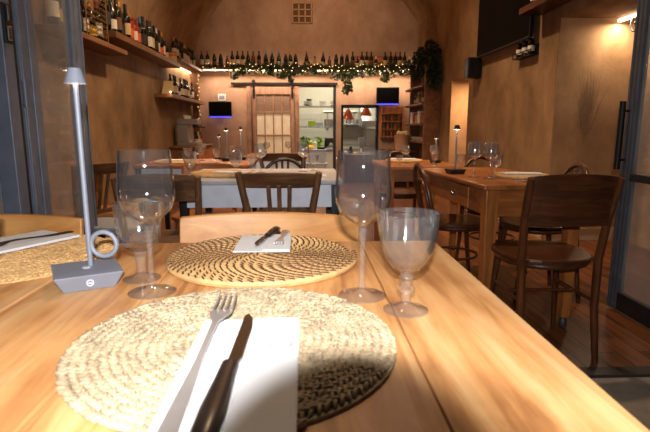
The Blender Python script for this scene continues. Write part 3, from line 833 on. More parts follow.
# ---- lamp in the foreground
t = thing('table_lamp', 'grey cordless table lamp with a ring handle and block base on the foreground table', 'lamp', (-.383, .857, TZ), R(28))
mb = MB()
mb.box(-.054, .054, -.054, .054, .0, .030, taper=.74)
mb.build('base', M['lamp_grey'], t, bevel=.002)
mb = MB().tube([(.005 * math.cos(a) , -.0492, .0155 + .005 * math.sin(a)) for a in [2 * PI * k / 20 for k in range(20)]], .0012, 6, closed=True)
mb.bar((-.003, -.0495, .0155), (.003, -.0495, .0155), .003, .002).build('badge', M['lamp_badge'], t)
MB().lathe([(0, .0301), (.007, .0301), (.007, .0312), (0, .0312)], 20).build('touch_button', M['lamp_badge'], t)
P0 = (.008, .014)
MB().tube([(P0[0], P0[1], .030), (P0[0], P0[1], .349)], .0044, 14).build('stem', M['lamp_grey'], t, smooth=True)
c, s = math.cos(R(-28)), math.sin(R(-28)); rr = .0218
MB().tube([(P0[0] + (rr + .004 + rr * math.cos(a)) * c, P0[1] + (rr + .004 + rr * math.cos(a)) * s, .068 + rr * math.sin(a)) for a in [2 * PI * k / 36 for k in range(36)]], .0042, 10, closed=True).build('ring_handle', M['lamp_grey'], t, smooth=True)
hd = MB().lathe([(0, .363), (.0095, .363), (.0105, .361), (.0175, .338), (.0165, .338), (.0095, .359), (0, .359)], 28).build('head', M['lamp_grey'], t, smooth=True, loc=(P0[0], P0[1], .005))
MB().lathe([(0, .341), (.0158, .3405), (.0158, .3425), (0, .343)], 24).build('diffuser', M['lamp_light'], hd, smooth=True)

# ================================================================ ON THE OTHER TABLES
def small_lamp():
    t = thing('table_lamp', '', 'lamp')
    MB().box(-.05, .05, -.05, .05, 0, .028, taper=.8).build('base', M['lamp_black'], t, bevel=.003)
    MB().tube([(0, 0, .028), (0, 0, .262)], .005, 10).build('stem', M['lamp_grey'], t, smooth=True)
    h = MB().lathe([(0, .288), (.012, .288), (.021, .262), (.02, .262), (.011, .284), (0, .284)], 18).build('head', M['lamp_black'], t, smooth=True)
    MB().lathe([(0, .262), (.019, .2615), (.019, .265), (0, .2655)], 16).build('diffuser', M['lamp_light'], h)
    return t
place('lamp', small_lamp, 'small lit table lamp on the drawer table', 'lamp', (.90, 2.96, TZ), R(8))
place('lamp', None, 'small lit table lamp on the plain brown table at the right back', 'lamp', (1.03, 3.92, TZ), R(4)).scale = (.8, .8, .72)
place('lamp', None, 'rightmost of the three lit lamps on the wooden-topped left table', 'lamp', (-.545, 4.31, TZ), 0).scale = (.9, .9, .97)
place('lamp', None, 'middle of the three lit lamps on the wooden-topped left table', 'lamp', (-.645, 4.17, TZ), 0).scale = (.9, .9, .95)
place('lamp', None, 'lowest, leftmost of the three lit lamps on the wooden-topped left table', 'lamp', (-.745, 4.40, TZ), 0).scale = (.8, .8, .75)

def glass_at(kind, x, y, h, label):
    if kind == 'w': o = place('wineF', lambda: wine_glass(.19, .040, .034, .033, False), label, 'glass', (x, y, TZ)); k = h / .19
    else: o = place('gobF', lambda: goblet(.13, False), label, 'glass', (x, y, TZ)); k = h / .13
    o.scale = (k ** .6, k ** .6, k); return o
GL = [('g', -.38, 2.75, .150, 'wide goblet at the front of the grey-topped table, left of the slat-back chair'),
      ('g', -.625, 2.74, .145, 'goblet at the front left corner of the grey-topped table'),
      ('w', -.272, 3.06, .180, 'tall wine glass on the grey-topped table behind the slat-back chair, left of centre'),
      ('g', -.345, 3.22, .100, 'low round glass on the grey-topped table, left of the black bentwood chair'),
      ('w', -.012, 3.15, .180, 'wine glass on the grey-topped table, right of the black bentwood chair'),
      ('g', .055, 3.22, .100, 'short glass at the right end of the grey-topped table'),
      ('w', -.385, 5.1, .135, 'left wine glass on the table nearest the barn door'),
      ('w', -.165, 5.0, .140, 'right wine glass on the table nearest the barn door'),
      ('w', -.80, 3.83, .130, 'front goblet on the wooden-topped left table, left of its lamps'),
      ('g', -.93, 4.02, .115, 'goblet at the left of the wooden-topped left table'),
      ('w', -.86, 4.22, .145, 'wine glass at the back left of the wooden-topped left table'),
      ('g', -.62, 4.36, .12, 'small glass between the lamps of the wooden-topped left table'),
      ('w', -.52, 4.02, .13, 'wine glass at the right end of the wooden-topped left table'),
      ('g', -.70, 4.00, .11, 'short goblet at the middle of the wooden-topped left table'),
      ('w', .945, 2.76, .195, 'left of the two tall wine glasses on the drawer table'),
      ('w', 1.00, 2.66, .195, 'right of the two tall wine glasses on the drawer table'),
      ('g', 1.06, 2.74, .130, 'cut goblet on the drawer table, right of the tall wine glasses'),
      ('g', 1.03, 3.28, .100, 'small goblet at the far end of the drawer table'),
      ('w', .78, 3.87, .135, 'left tall glass on the plain brown table at the right back'),
      ('g', .70, 3.69, .075, 'small glass at the left end of the plain brown table at the right back'),
      ('w', .99, 3.82, .14, 'tall glass by the lamp on the plain brown table at the right back'),
      ('g', .96, 3.67, .08, 'small glass at the front of the plain brown table at the right back'),
      ('g', 1.07, 4.06, .09, 'rearmost small glass on the plain brown table at the right back')]
for g in GL: glass_at(*g)
def small_mat(x, y, label, r=.19):
    o = place('mat', lambda: _mk_mat(), label, 'placemat', (x, y, TZ)); o.scale = (r / .19, r / .19, 1); return o
def _mk_mat():
    t = thing('placemat', '', 'placemat')
    coil_mat(.19, .019, .0103, 6).build('coil', M['rush'], t, smooth=True); return t
small_mat(-.49, 2.92, 'woven round placemat at the left end of the grey-topped table')
small_mat(-1.02, 3.95, 'woven round placemat at the left of the wooden-topped left table', .17)
small_mat(1.2, 2.72, 'woven round placemat on the drawer table by the bentwood chair', .15)
small_mat(.80, 4.05, 'woven round placemat on the plain brown table at the right back', .16)
ZS = TZ + .0212
def table_napkin(x, y, rz, label, z=None):
    return place('napk', lambda: _mk_nap(), label, 'napkin', (x, y, ZS if z is None else z), rz)
def _mk_nap():
    t = thing('napkin', '', 'napkin')
    MB().box(-.05, .05, -.1, .1, 0, .004).build('sheet', M['paper'], t, bevel=.001)
    MB().box(-.048, .01, -.098, .095, .0042, .007).build('folded_flap', M['paper'], t, bevel=.001)
    return t
table_napkin(-.42, 2.86, R(75), 'white napkin on the left placemat of the grey-topped table')
table_napkin(.02, 2.85, R(88), 'white napkin lying on the grey tabletop behind the slat-back chair', TZ)
table_napkin(1.2, 2.72, R(80), 'white napkin on the drawer table beside the goblet')
table_napkin(.80, 4.05, R(80), 'white napkin on the plain brown table at the right back')
table_napkin(-1.02, 3.95, R(80), 'white napkin on the wooden-topped left table')
k_ = tag(knife(.19, .011), 'dark-handled knife on the near right corner of the drawer table', 'knife'); k_.location = (1.17, 2.5, TZ); k_.rotation_euler = (0, 0, R(70))

# ================================================================ BOTTLES AND SHELVES
def bottle_parts(body, cap, lab, shape):
    def mk():
        t = thing('wine_bottle', '', 'bottle')
        if shape == 'bordeaux': pr = [(0, 0), (.036, .001), (.0375, .006), (.0375, .19), (.034, .21), (.018, .232), (.0145, .245), (.0142, .305), (0, .306)]
        elif shape == 'burgundy': pr = [(0, 0), (.039, .001), (.041, .006), (.041, .15), (.036, .185), (.022, .225), (.0155, .252), (.0142, .30), (0, .301)]
        elif shape == 'spirit': pr = [(0, 0), (.040, .001), (.042, .006), (.042, .17), (.036, .195), (.016, .21), (.014, .26), (0, .261)]
        else: pr = [(0, 0), (.032, .001), (.034, .005), (.034, .12), (.028, .15), (.013, .175), (.0125, .22), (0, .221)]
        H_ = pr[-1][1]
        MB().lathe(pr, 18).build('body', M[body], t, smooth=True)
        rc = pr[-2][0] + .0012
        MB().lathe([(rc, H_ - .052), (rc, H_ + .001), (0, H_ + .0015)], 16).build('capsule', M['cap_' + cap], t, smooth=True)
        rl = pr[2][0] + .0008
        z0, z1 = pr[3][1] * .28, pr[3][1] * .78
        MB().lathe([(rl, z0), (rl, z1)], 18).build('label', M['lab_' + lab], t, smooth=True)
        return t
    return mk
CN = {'bottle_green': 'dark green', 'bottle_black': 'black', 'bottle_amber': 'amber', 'bottle_red': 'red', 'bottle_clear': 'pale'}
def bottle(x, y, z, spec, label, group, rz=0, k=1):
    body, cap, lab, shape = spec
    o = place(('b',) + spec, bottle_parts(*spec), label, 'bottle', (x, y, z), rz, group)
    o.scale = (k, k, k); return o
def cw(s): return CN[s[0]]

# back ledge
LZ = 2.145
t = thing('ledge_shelf', 'long wooden ledge carrying a row of bottles across the back wall', 'shelf', (0, 0, 0))
MB().box(-1.93, 2.19, 9.72, BY, LZ - .045, LZ).build('board', M['shelf_x'], t, bevel=.004)
MB().box(-1.9, 2.17, 9.74, 9.765, LZ - .062, LZ - .046).build('light_strip', M['led_warm'], t)
G, B_ = 'bottle_green', 'bottle_black'
bor, bur, spi, sml = 'bordeaux', 'burgundy', 'spirit', 'small'
LEDGE = [(207, G, 'red', 'white', bor), (212.5, G, 'red', 'white', bor), (219, G, 'gold', 'brown', bur), (225, G, 'gold', 'black', bur), (231, 'bottle_amber', 'black', 'brown', sml),
         (236, B_, 'black', 'cream', bor), (241, B_, 'black', 'white', bor), (246, B_, 'black', 'cream', bor), (251, G, 'black', 'black', bur), (256, 'bottle_amber', 'black', 'black', bur), (261.5, B_, 'black', 'brown', bor),
         (268, B_, 'blue', 'black', bur), (274, B_, 'blue', 'black', bur), (280.5, B_, 'blue', 'white', bur), (287, G, 'orange', 'black', bur), (291.5, G, 'orange', 'cream', bur), (296.5, G, 'orange', 'black', bur),
         (307, B_, 'red', 'cream', bur), (315, 'bottle_clear', 'black', 'cream', sml), (323, B_, 'red', 'cream', bur), (329, 'bottle_amber', 'black', 'brown', sml), (335.5, G, 'gold', 'black', bur), (341, G, 'gold', 'black', bor), (346, G, 'gold', 'brown', bur),
         (351.5, B_, 'black', 'brown', bor), (356, B_, 'black', 'white', sml), (360.5, B_, 'black', 'white', bor), (365, B_, 'black', 'cream', bor), (369, G, 'black', 'brown', bor), (373.5, B_, 'white', 'white', sml),
         (383, B_, 'black', 'cream', bor), (388.5, G, 'black', 'black', bor), (391.5, B_, 'red', 'black', bor), (396.5, B_, 'black', 'cream', bor), (401, G, 'black', 'brown', bor), (404.5, B_, 'white', 'cream', sml),
         (409, B_, 'black', 'white', bor), (413.8, B_, 'gold', 'cream', bor), (419.5, B_, 'white', 'white', spi)]
prev = -99
for i, (px, body, cap, lab, sh) in enumerate(LEDGE):
    x = (px - 305) / 49.8 * .985
    x = max(x, prev + .089); prev = x
    spec = (body, cap, lab, sh)
    bottle(x, 9.86, LZ, spec, '%s bottle with %s neck, %s from left on the back ledge' % (cw(spec), cap, ORD[i]), 'bottles on the back ledge', random.uniform(0, 6))
MB().box(.9, 1.9, 9.972, 9.992, LZ, LZ + .24).build('back_board', M['antique_x'], None)
o = bpy.data.objects['back_board']; o.name = 'wooden_board'; tag(o, 'reddish wooden board leaning on the back wall behind the ledge bottles', 'board')

# left wall shelves
def wall_shelf(label, y0, y1, z, d=.24, th=.055, led=False):
    t = thing('bottle_shelf', label, 'shelf', (LX, (y0 + y1) / 2, z))
    h = (y1 - y0) / 2
    MB().box(0, d, -h, h, -th, 0).build('board', M['shelf'], t, bevel=.005)
    if led: MB().box(.01, .03, -h + .05, h - .05, -th - .012, -th).build('light_strip', M['led_warm'], t)
    return t
wall_shelf('thick wooden shelf nearest the glass door on the left wall', 4.3, 5.72, 1.845, .25, .05)
wall_shelf('long upper wooden shelf of bottles on the left wall', 5.42, 8.1, 2.0, .25, .065)
wall_shelf('far upper shelf on the left wall beside the back ledge', 8.16, 9.86, 2.10, .25, .05, True)
wall_shelf('lower wooden shelf near the back of the left wall', 7.45, 9.86, 1.51, .25, .055)
def row(y0, y1, n, z, specs, where, group, dx=.12):
    for i in range(n):
        y = y0 + (y1 - y0) * i / (n - 1)
        sp = specs[i % len(specs)]
        kk = 1.05 if z < 1.7 or z > 2.05 else random.uniform(1.2, 1.38)
        bottle(LX + dx + random.uniform(-.012, .012), y, z, sp, '%s bottle with %s label, %s from near end of %s' % (cw(sp), sp[2], ORD[i], where), group, random.uniform(0, 6), kk)
A1 = [(B_, 'black', 'white', bor), (B_, 'gold', 'yellow', bur), (G, 'red', 'white', bor), (B_, 'black', 'black', spi)]
row(4.4, 5.28, 7, 1.845, A1, 'the near left shelf', 'bottles on the near left shelf', .11)
B1 = [(B_, 'black', 'black', bor), (B_, 'black', 'white', bur), (G, 'black', 'brown', bor), (B_, 'gold', 'black', bur), (B_, 'black', 'cream', bor), ('bottle_red', 'orange', 'orange', spi), ('bottle_red', 'red', 'white', spi), ('bottle_amber', 'red', 'orange', spi),
      (B_, 'blue', 'black', bor), (B_, 'black', 'black', bor), (G, 'black', 'white', bor), (B_, 'black', 'cream', bor), (B_, 'black', 'black', bor), (G, 'white', 'white', bor), (B_, 'black', 'orange', bur), (G, 'gold', 'white', bor), (B_, 'black', 'cream', sml)]
row(5.52, 7.75, 17, 2.0, B1, 'the long left shelf', 'bottles on the long left shelf')
C1 = [(B_, 'gold', 'white', bor), (G, 'black', 'white', bor), (B_, 'black', 'cream', bur), (B_, 'black', 'black', bor), (G, 'black', 'white', bor), (B_, 'white', 'white', bor)]
row(8.25, 9.65, 11, 2.10, C1, 'the far upper left shelf', 'bottles on the far left shelf')
D1 = [(B_, 'black', 'white', bor), (B_, 'black', 'cream', bor), (G, 'black', 'white', bor), (B_, 'white', 'white', sml), (B_, 'black', 'white', bor)]
row(7.95, 9.42, 10, 1.51, D1, 'the lower left shelf', 'bottles on the lower left shelf')
t = thing('jar', 'squat jar with an orange and cream band at the end of the long left shelf', 'jar', (LX + .15, 7.98, 2.0))
MB().lathe([(0, 0), (.075, .001), (.075, .13), (.07, .135), (0, .135)], 20).build('body', M['lab_cream'], t, smooth=True)
MB().lathe([(.076, .09), (.076, .12)], 20).build('band', M['lab_orange'], t, smooth=True)
MB().lathe([(0, .136), (.076, .136), (.076, .155), (0, .156)], 20).build('lid', M['pewter'], t, smooth=True)
t = thing('leaflet', 'pale card leaning at the near end of the lower left shelf', 'card', (LX + .13, 7.64, 1.51))
mb = MB(); mb.T = Matrix.Rotation(R(-38), 4, 'X'); mb.box(-.07, .07, -.004, .004, 0, .26).build('card', M['lab_cream'], t)
# gilt wire lattice rack around the near bottles
t = thing('bottle_rack', 'tarnished wire lattice standing in front of the near left shelf bottles', 'rack', (LX + .19, 5.1, 1.846))
mb = MB()
for i in range(9):
    z0 = i * .05
    for s in (-1, 1):
        mb.tube([(0, -.24 + .06 * j, z0 + (.025 if (j + (s > 0)) % 2 else 0)) for j in range(9)], .0035, 6)
mb.build('lattice', M['pewter'], t, smooth=True)
mb = MB()
for y in (-.245, .245): MB().tube([(0, y, 0), (0, y, .45)], .006, 8).build('post', M['pewter'], t, smooth=True)
for i, (y, z) in enumerate(((7.5, 1.53), (8.2, 1.935))):
    o = MB().ball((0, 0, 0), .012, 10, 6).build('spot_bulb', M['led_warm'], None, loc=(LX + .24, y - .062, z))
    tag(o, ('glowing bulb at the near end of the lower left shelf', 'glowing bulb under the far end of the long left shelf')[i], 'light')

# right wall: screen, shelf above, bottle rack, speaker, picture of reeds, bar light
t = thing('television', 'large black wall-mounted screen on the right wall', 'screen', (RX - .075, 5.54, 1.86))
MB().box(-.02, .02, -.73, .73, 0, .90).build('housing', M['tv_frame'], t, bevel=.004)
MB().box(-.023, -.0205, -.715, .715, .016, .885).build('panel', M['tv'], t)
MB().box(.02, .07, -.2, .2, .3, .6).build('wall_bracket', M['iron'], t)
t = thing('bottle_shelf', 'dark wooden shelf high on the right wall with white-labelled bottles', 'shelf', (RX, 4.28, 2.10))
MB().box(-.22, 0, -.66, .50, -.055, 0).build('board', M['dark_x'], t, bevel=.005)
for i in range(5):
    sp = (B_, ('white', 'red', 'black')[i % 3], ('white', 'cream')[i % 2], (bor, sml)[i % 2])
    bottle(RX - .11, 4.71 - i * .11, 2.10, sp, '%s bottle with %s neck, %s from far end of high right shelf' % (cw(sp), sp[1], ORD[i]), 'bottles on the high right shelf')
t = thing('jar_rack', 'small black rack below the right wall screen holding three labelled bottles', 'rack', (RX, 5.0, 1.70))
MB().box(-.075, 0, -.21, .21, 0, .012).box(-.006, 0, -.21, .21, .012, .10).box(-.079, -.071, -.2, .2, .046, .054).box(-.079, -.071, -.21, -.2, 0, .055).box(-.079, -.071, .2, .21, 0, .055).build('frame', M['iron'], t)
for i in range(3):
    sp = (B_, 'white', 'white', sml)
    bottle(RX - .04, 5.13 - i * .13, 1.712, sp, 'white-labelled bottle, %s in the black rack below the screen' % ('farthest', 'middle', 'nearest')[i], 'bottles in the black rack').scale = (.95, .95, .85)
t = thing('loudspeaker', 'black box loudspeaker below the far corner of the wall screen', 'speaker', (RX - .10, 6.38, 1.63))
MB().box(-.085, .085, -.08, .08, 0, .25).build('cabinet', M['black_box'], t, bevel=.01)
MB().box(-.07, .07, -.088, -.081, .015, .235).build('grille', M['iron'], t, bevel=.003)
MB().box(.086, .10, -.03, .03, .08, .17).build('bracket', M['iron'], t)
# dry reed motif painted on the plaster of the recess
mb = MB(); rn = random.Random(3)
for i in range(34):
    x = rn.gauss(0, .05); h = rn.uniform(.2, .5); l = rn.uniform(-.07, .07)
    mb.tube([(x * .4, 0, rn.uniform(-.1, .08)), (x * .7 + l * .4, 0, h * .5), (x + l, 0, h)], [.003, .0025, .001], 4)
o = mb.build('reed_drawing', plain('stencil_brown', (132, 102, 76), .9), None, loc=(2.50, 4.397, 1.05)); o.scale = (1, .12, 1)
tag(o, 'faint brown reed drawing on the lit plaster of the right recess', 'drawing')
t = thing('bar_lamp', 'lit bar lamp on a black scroll bracket at the top of the right recess', 'lamp', (2.70, 4.12, 1.925))
MB().box(-.016, .016, 0, .27, -.012, .012).build('light_bar', M['led_white'], t, bevel=.003)
pts = [(0, .02 + (.012 + .0085 * a) * math.cos(a + .6) + .03, -.075 + (.012 + .0085 * a) * math.sin(a + .6)) for a in [k * .3 for k in range(24)]]
MB().tube(pts, .006, 8).tube([(0, .06, -.02), (0.02, .03, -.014), (.21, .02, -.014)], .007, 8).box(.205, .22, -.02, .06, -.06, .024).build('scroll_bracket', M['iron'], t, smooth=True)

# ================================================================ BACK WALL
t = thing('barn_door', 'sliding greyish wooden barn door with frosted panes hanging from a black rail', 'door', (-.61, 9.93, 0))
mb = MB()
mb.box(-.40, -.335, -.02, .02, .03, 1.80).box(.335, .40, -.02, .02, .03, 1.80)
mb.box(-.335, .335, -.02, .02, 1.66, 1.80).box(-.335, .335, -.02, .02, .03, .20)
mb.build('frame', M['barn'], t, bevel=.003)
mb = MB()
for i in range(1, 4): mb.box(-.335 + .1675 * i - .012, -.335 + .1675 * i + .012, -.015, .015, .2, 1.66)
for z in (.44, .88, 1.32): mb.box(-.335, .335, -.016, .016, z - .014, z + .014)
mb.build('muntins', M['barn'], t, bevel=.002)
for i in range(4):
    x0 = -.335 + .1675 * i + .012; x1 = -.335 + .1675 * (i + 1) - .012
    for j, (z0, z1) in enumerate(((.2, .426), (.454, .866), (.894, 1.306))): MB().box(x0, x1, -.004, .004, z0, z1).build('pane', M['frost'], t)
    MB().box(x0, x1, -.004, .004, 1.334, 1.66).build('curtained_pane', M['curtain'], t)
for s in (-1, 1):
    h = MB().box(s * .37 - .022, s * .37 + .022, -.03, -.0205, 1.58, 1.92).build('hanger_strap', M['iron'], t)
    MB().tube([(s * .37, -.045, 1.90), (s * .37, -.0305, 1.90)], .035, 16).build('roller', M['iron'], h, smooth=True)
t = thing('sliding_rail', 'black steel rail across the back wall carrying the barn door', 'rail', (0, 9.955, 1.865))
MB().box(-1.42, .64, -.006, .006, -.022, .022).build('track', M['iron'], t)
for x in (-1.3, -.7, -.1, .5): MB().tube([(x, .006, 0), (x, .045, 0)], .012, 8).build('spacer', M['iron'], t)
mb = MB().box(-1.13, -1.045, 9.97, 10.0, 0, 1.82).box(-.19, -.11, 9.97, 10.0, 0, 1.82)
struct(mb, 'trim_4', M['barn'])
def monitor(label, x, y, z, w, h, rz):
    t = thing('monitor', label, 'screen', (x, y, z), rz)
    MB().box(-w / 2, w / 2, -.02, .02, .022, h).build('housing', M['tv_frame'], t, bevel=.004)
    MB().box(-w / 2 + .012, w / 2 - .012, -.023, -.0205, .034, h - .012).build('panel', M['tv'], t)
    MB().box(-w / 2 + .01, w / 2 - .01, -.018, .015, .004, .0215).build('blue_light', M['led_blue'], t)
    MB().box(-.05, .05, .0205, .1295, h * .4, h * .7).build('wall_arm', M['iron'], t)
monitor('black screen with a blue glowing lower edge left of the barn door', -1.625, 9.87, 1.22, .44, .30, 0)
monitor('black screen with a blue glowing lower edge above the kitchen pass, right side', 1.61, 9.868, 1.465, .44, .33, R(-6))
t = thing('socket_box', 'white electrical socket box above the left back screen', 'socket', (-1.605, 9.985, 1.54))
MB().box(-.075, .075, -.015, .015, 0, .13).build('plate', M['white_plastic'], t, bevel=.004)
MB().box(-.05, .05, -.02, -.0155, .03, .1).build('inset', M['lamp_grey'], t, bevel=.002)
t = thing('spice_rack', 'small wooden wall rack under the right back screen', 'shelf', (1.71, 10.0, .84))
mb = MB().box(-.22, -.2, -.12, 0, 0, .60).box(.2, .22, -.12, 0, 0, .60).box(-.2, .2, -.01, 0, 0, .60)
mb.build('case', M['antique_z'], t)
for z in (0, .15, .30, .45): MB().box(-.2, .2, -.12, -.011, z, z + .018).build('shelf_board', M['antique_x'], t)
for j, z in enumerate((.018, .168, .318)):
    for i in range(5):
        o = MB().lathe([(0, 0), (.026, .001), (.026, .07), (.02, .085), (.02, .1), (0, .1)], 12).build('spice_jar', M['olive'] if (i + j) % 2 else M['terracotta_books'], None, smooth=True, loc=(1.71 - .15 + .075 * i, 9.93, .84 + z + .001))
        tag(o, 'small jar, %s from left on the %s board of the wooden wall rack' % (ORD[i], ('bottom', 'middle', 'third')[j]), 'jar', 'jars in the wall rack')
# garland and fairy lights
rn = random.Random(11)
def leaf_card(mb, p, s, d, up):
    d = Vector(d).normalized(); u = Vector(up); a = d.cross(u)
    if a.length < 1e-3: a = Vector((1, 0, 0))
    a.normalize(); n = a.cross(d); P = Vector(p)
    w = s * .42
    mb.add([tuple(P), tuple(P + d * s * .35 + a * w + n * s * .1), tuple(P + d * s), tuple(P + d * s * .35 - a * w + n * s * .1), tuple(P + d * s * .45 - n * s * .08)],
           [(0, 1, 4), (1, 2, 4), (2, 3, 4), (3, 0, 4)])
def spray(mb, c, r, n, s, sq=(1, 1, 1)):
    for _ in range(n):
        v = Vector((rn.gauss(0, 1), rn.gauss(0, 1), rn.gauss(0, 1))); v.normalize(); k = r * rn.random() ** .4
        p = (c[0] + v.x * k * sq[0], c[1] + v.y * k * sq[1], c[2] + v.z * k * sq[2])
        leaf_card(mb, p, s * rn.uniform(.7, 1.3), (v.x, v.y - .2, v.z - .5), (rn.gauss(0, 1), rn.gauss(0, 1), rn.gauss(0, 1)))
def px(x): return (x - 305) / 49.8 * .97
g = MB(); vine = []
for i in range(300):
    x = -1.9 + 3.98 * i / 299
    z = LZ + .02 + .03 * math.sin(i * .31) - (.02 if i % 7 else 0)
    vine.append((x, 9.70 + .015 * math.sin(i * .8), z))
    if x > -1.25: spray(g, (x, 9.70, z - .01), .055, 7, .05)
    elif i % 2: spray(g, (x, 9.71, z - .01), .04, 4, .04)
for cx, dz, wd, n in ((238, .2, .10, 90), (247, .12, .12, 50), (272, .12, .2, 70), (283, .2, .16, 110), (291, .25, .10, 90), (300, .12, .2, 70), (318, .12, .2, 60), (336, .22, .12, 90), (345, .48, .09, 190), (349, .42, .07, 130), (356, .16, .2, 80), (368, .12, .2, 60), (383, .25, .10, 100), (387, .17, .16, 70), (400, .12, .2, 60), (413, .28, .13, 120), (421, .3, .13, 140)):
    for _ in range(n):
        f_ = rn.random() ** .8
        p = (min(2.13, px(cx) + rn.gauss(0, wd * (1 - .5 * f_)) * .6), 9.69 + rn.gauss(0, .03), LZ - dz * f_)
        leaf_card(g, p, rn.uniform(.035, .065), (rn.gauss(0, .6), rn.gauss(0, .5), -1), (rn.gauss(0, 1), rn.gauss(0, 1), .2))
t = thing('garland', 'green leafy garland trailing along the front of the back ledge', 'garland', (0, 0, 0))
g.build('foliage', M['leaf'], t, fix=False)
MB().tube(vine, .006, 6).build('stem', M['wire'], t, smooth=True)
t = thing('fairy_lights', 'string of warm fairy lights woven through the garland on the back ledge', 'lights', (0, 0, 0))
pts = [(-1.88 + 3.98 * i / 139, 9.66 + .02 * math.sin(i * 1.3), LZ - .01 + .05 * math.sin(i * .45) + .02 * math.sin(i * 1.7)) for i in range(140)]
MB().tube(pts, .0025, 5).build('wire', M['wire'], t)
first = None
for i in range(0, 140, 2):
    p = pts[i]
    if first is None:
        first = MB().ball((0, 0, 0), .0062, 8, 6).build('bulb', M['fairy'], t, smooth=True); b = first
    else:
        b = first.copy(); COL.objects.link(b); b.parent = t
    b.location = (p[0], p[1] - .014, p[2] + rn.uniform(-.035, .035))
# left corner post with a vertical fairy light string
t = thing('corner_post', 'rough wooden post at the left end of the back ledge', 'post', (-2.03, 9.62, 0))
MB().box(-.06, .06, -.06, .06, 0, 2.02).build('shaft', M['shelf'], t, bevel=.006)
t = thing('fairy_lights', 'short string of fairy lights hanging down the left corner post', 'lights', (-1.955, 9.54, 0))
pts = [(.02 * math.sin(i), 0, 2.0 - .035 * i) for i in range(24)]
MB().tube(pts, .0025, 5).build('wire', M['wire'], t)
for i in range(1, 24, 2):
    b = first.copy(); COL.objects.link(b); b.parent = t; b.location = (pts[i][0], -.014, pts[i][2])
# shelving unit, right back
t = thing('shelving_unit', 'rustic wooden shelving unit standing along the right wall at the back', 'shelf', (0, 0, 0))
mb = MB().box(1.93, RX - .005, 8.18, 8.23, 0, 1.98); mb.build('side_panel', M['shelf'], t, bevel=.004)
MB().box(2.0, RX - .005, 9.62, 9.66, 0, 1.98).build('side_panel', M['shelf'], t, bevel=.004)
for z in (.80, 1.10, 1.43, 1.72): MB().box(1.90, RX - .005, 8.231, 9.615, z - .035, z).build('shelf_board', M['shelf'], t, bevel=.004)
MB().box(1.92, RX - .004, 8.19, 9.64, 1.981, 2.02).build('top_board', M['shelf'], t, bevel=.004)
def simple(name, label, cat, mb, mat, loc, group=None, smooth=True, bevel=0, rz=0):
    o = mb.build(name, M[mat], None, smooth=smooth, bevel=bevel, loc=loc, rz=rz); return tag(o, label, cat, group)
for i in range(5):
    sp = [(B_, 'white', 'white', bor), (G, 'black', 'cream', bor), (B_, 'gold', 'brown', bur), (B_, 'black', 'white', spi)][i % 4]
    bottle(2.05, 8.4 + i * .17, 2.021, sp, '%s bottle with %s neck, %s from near end atop the shelving unit' % (cw(sp), sp[1], ORD[i]), 'bottles on the shelving unit')
for i in range(5):
    sp = [('bottle_clear', 'white', 'white', sml), (B_, 'black', 'cream', sml), ('bottle_amber', 'gold', 'brown', sml)][i % 3]
    bottle(2.02, 8.42 + i * .2, 1.431, sp, '%s small bottle, %s from near end in the shelving unit' % (cw(sp), ORD[i]), 'small bottles in the shelving unit')
for i in range(6):
    h = .15 + .03 * (i % 3)
    simple('box', '%s box, %s from near end on the lower board of the shelving unit' % (('pale', 'rust', 'white')[i % 3], ORD[i]), 'box', MB().box(-.06, .06, -.05, .05, 0, h), ('lab_cream', 'terracotta_books', 'white_plastic')[i % 3], (2.03, 8.36 + i * .2, 1.101), 'boxes in the shelving unit', False, .004)
for i in range(3):
    simple('bowl', 'white bowl, %s from near end on the low board of the shelving unit' % ORD[i], 'bowl', MB().lathe([(0, 0), (.04, .001), (.085, .06), (.08, .06), (.036, .008), (0, .008)], 18), 'white_ceramic', (2.02, 8.5 + i * .35, .801), 'bowls in the shelving unit')
g = MB()
spray(g, (2.02, 8.35, 2.12), .24, 420, .075, (.7, .9, 1.15))
spray(g, (2.06, 8.12, 1.88), .15, 240, .07, (.6, .5, 1.5))
spray(g, (1.9, 8.6, 2.0), .16, 180, .065, (.6, 1.3, .9))
t = thing('trailing_plant', 'bushy dark green plant spilling over the top of the shelving unit', 'plant', (0, 0, 0))
g.build('foliage', M['leaf2'], t, fix=False)
MB().lathe([(0, 2.021), (.07, 2.021), (.09, 2.15), (0, 2.15)], 16).build('pot', M['black_box'], t, smooth=True, loc=(2.02, 8.28, 0))
# counter below the shelving unit and tub on it
t = thing('sideboard', 'low dark sideboard in front of the back wall on the right', 'cabinet', (1.66, 9.05, 0))
MB().box(-.22, .22, -.40, .40, 0, .60).build('body', M['black_wood'], t, bevel=.004)
MB().box(-.25, .25, -.42, .42, .601, .635).build('top', M['dark_x'], t, bevel=.005)
for s in (-1, 1): 
    dd = MB().box(s * .105 - .1, s * .105 + .1, -.412, -.401, .09, .57).build('door', M['black_wood'], t, bevel=.003)
    MB().ball((s * .02, -.421, .36), .01, 8, 6).build('knob', M['pewter'], dd, smooth=True)
t = thing('plastic_tub', 'translucent round tub filled with cutlery bags on the low sideboard', 'tub', (1.72, 8.85, .636))
MB().lathe([(0, 0), (.115, .001), (.15, .26), (.155, .265), (.145, .262), (.11, .01), (0, .01)], 24).build('bucket', M['tub_plastic'], t, smooth=True)
mb = MB()
for i in range(14): mb.ball((rn.uniform(-.09, .09), rn.uniform(-.09, .09), .25 + rn.uniform(0, .05)), .045, 8, 6)
mb.build('contents', M['lab_cream'], t, smooth=True)

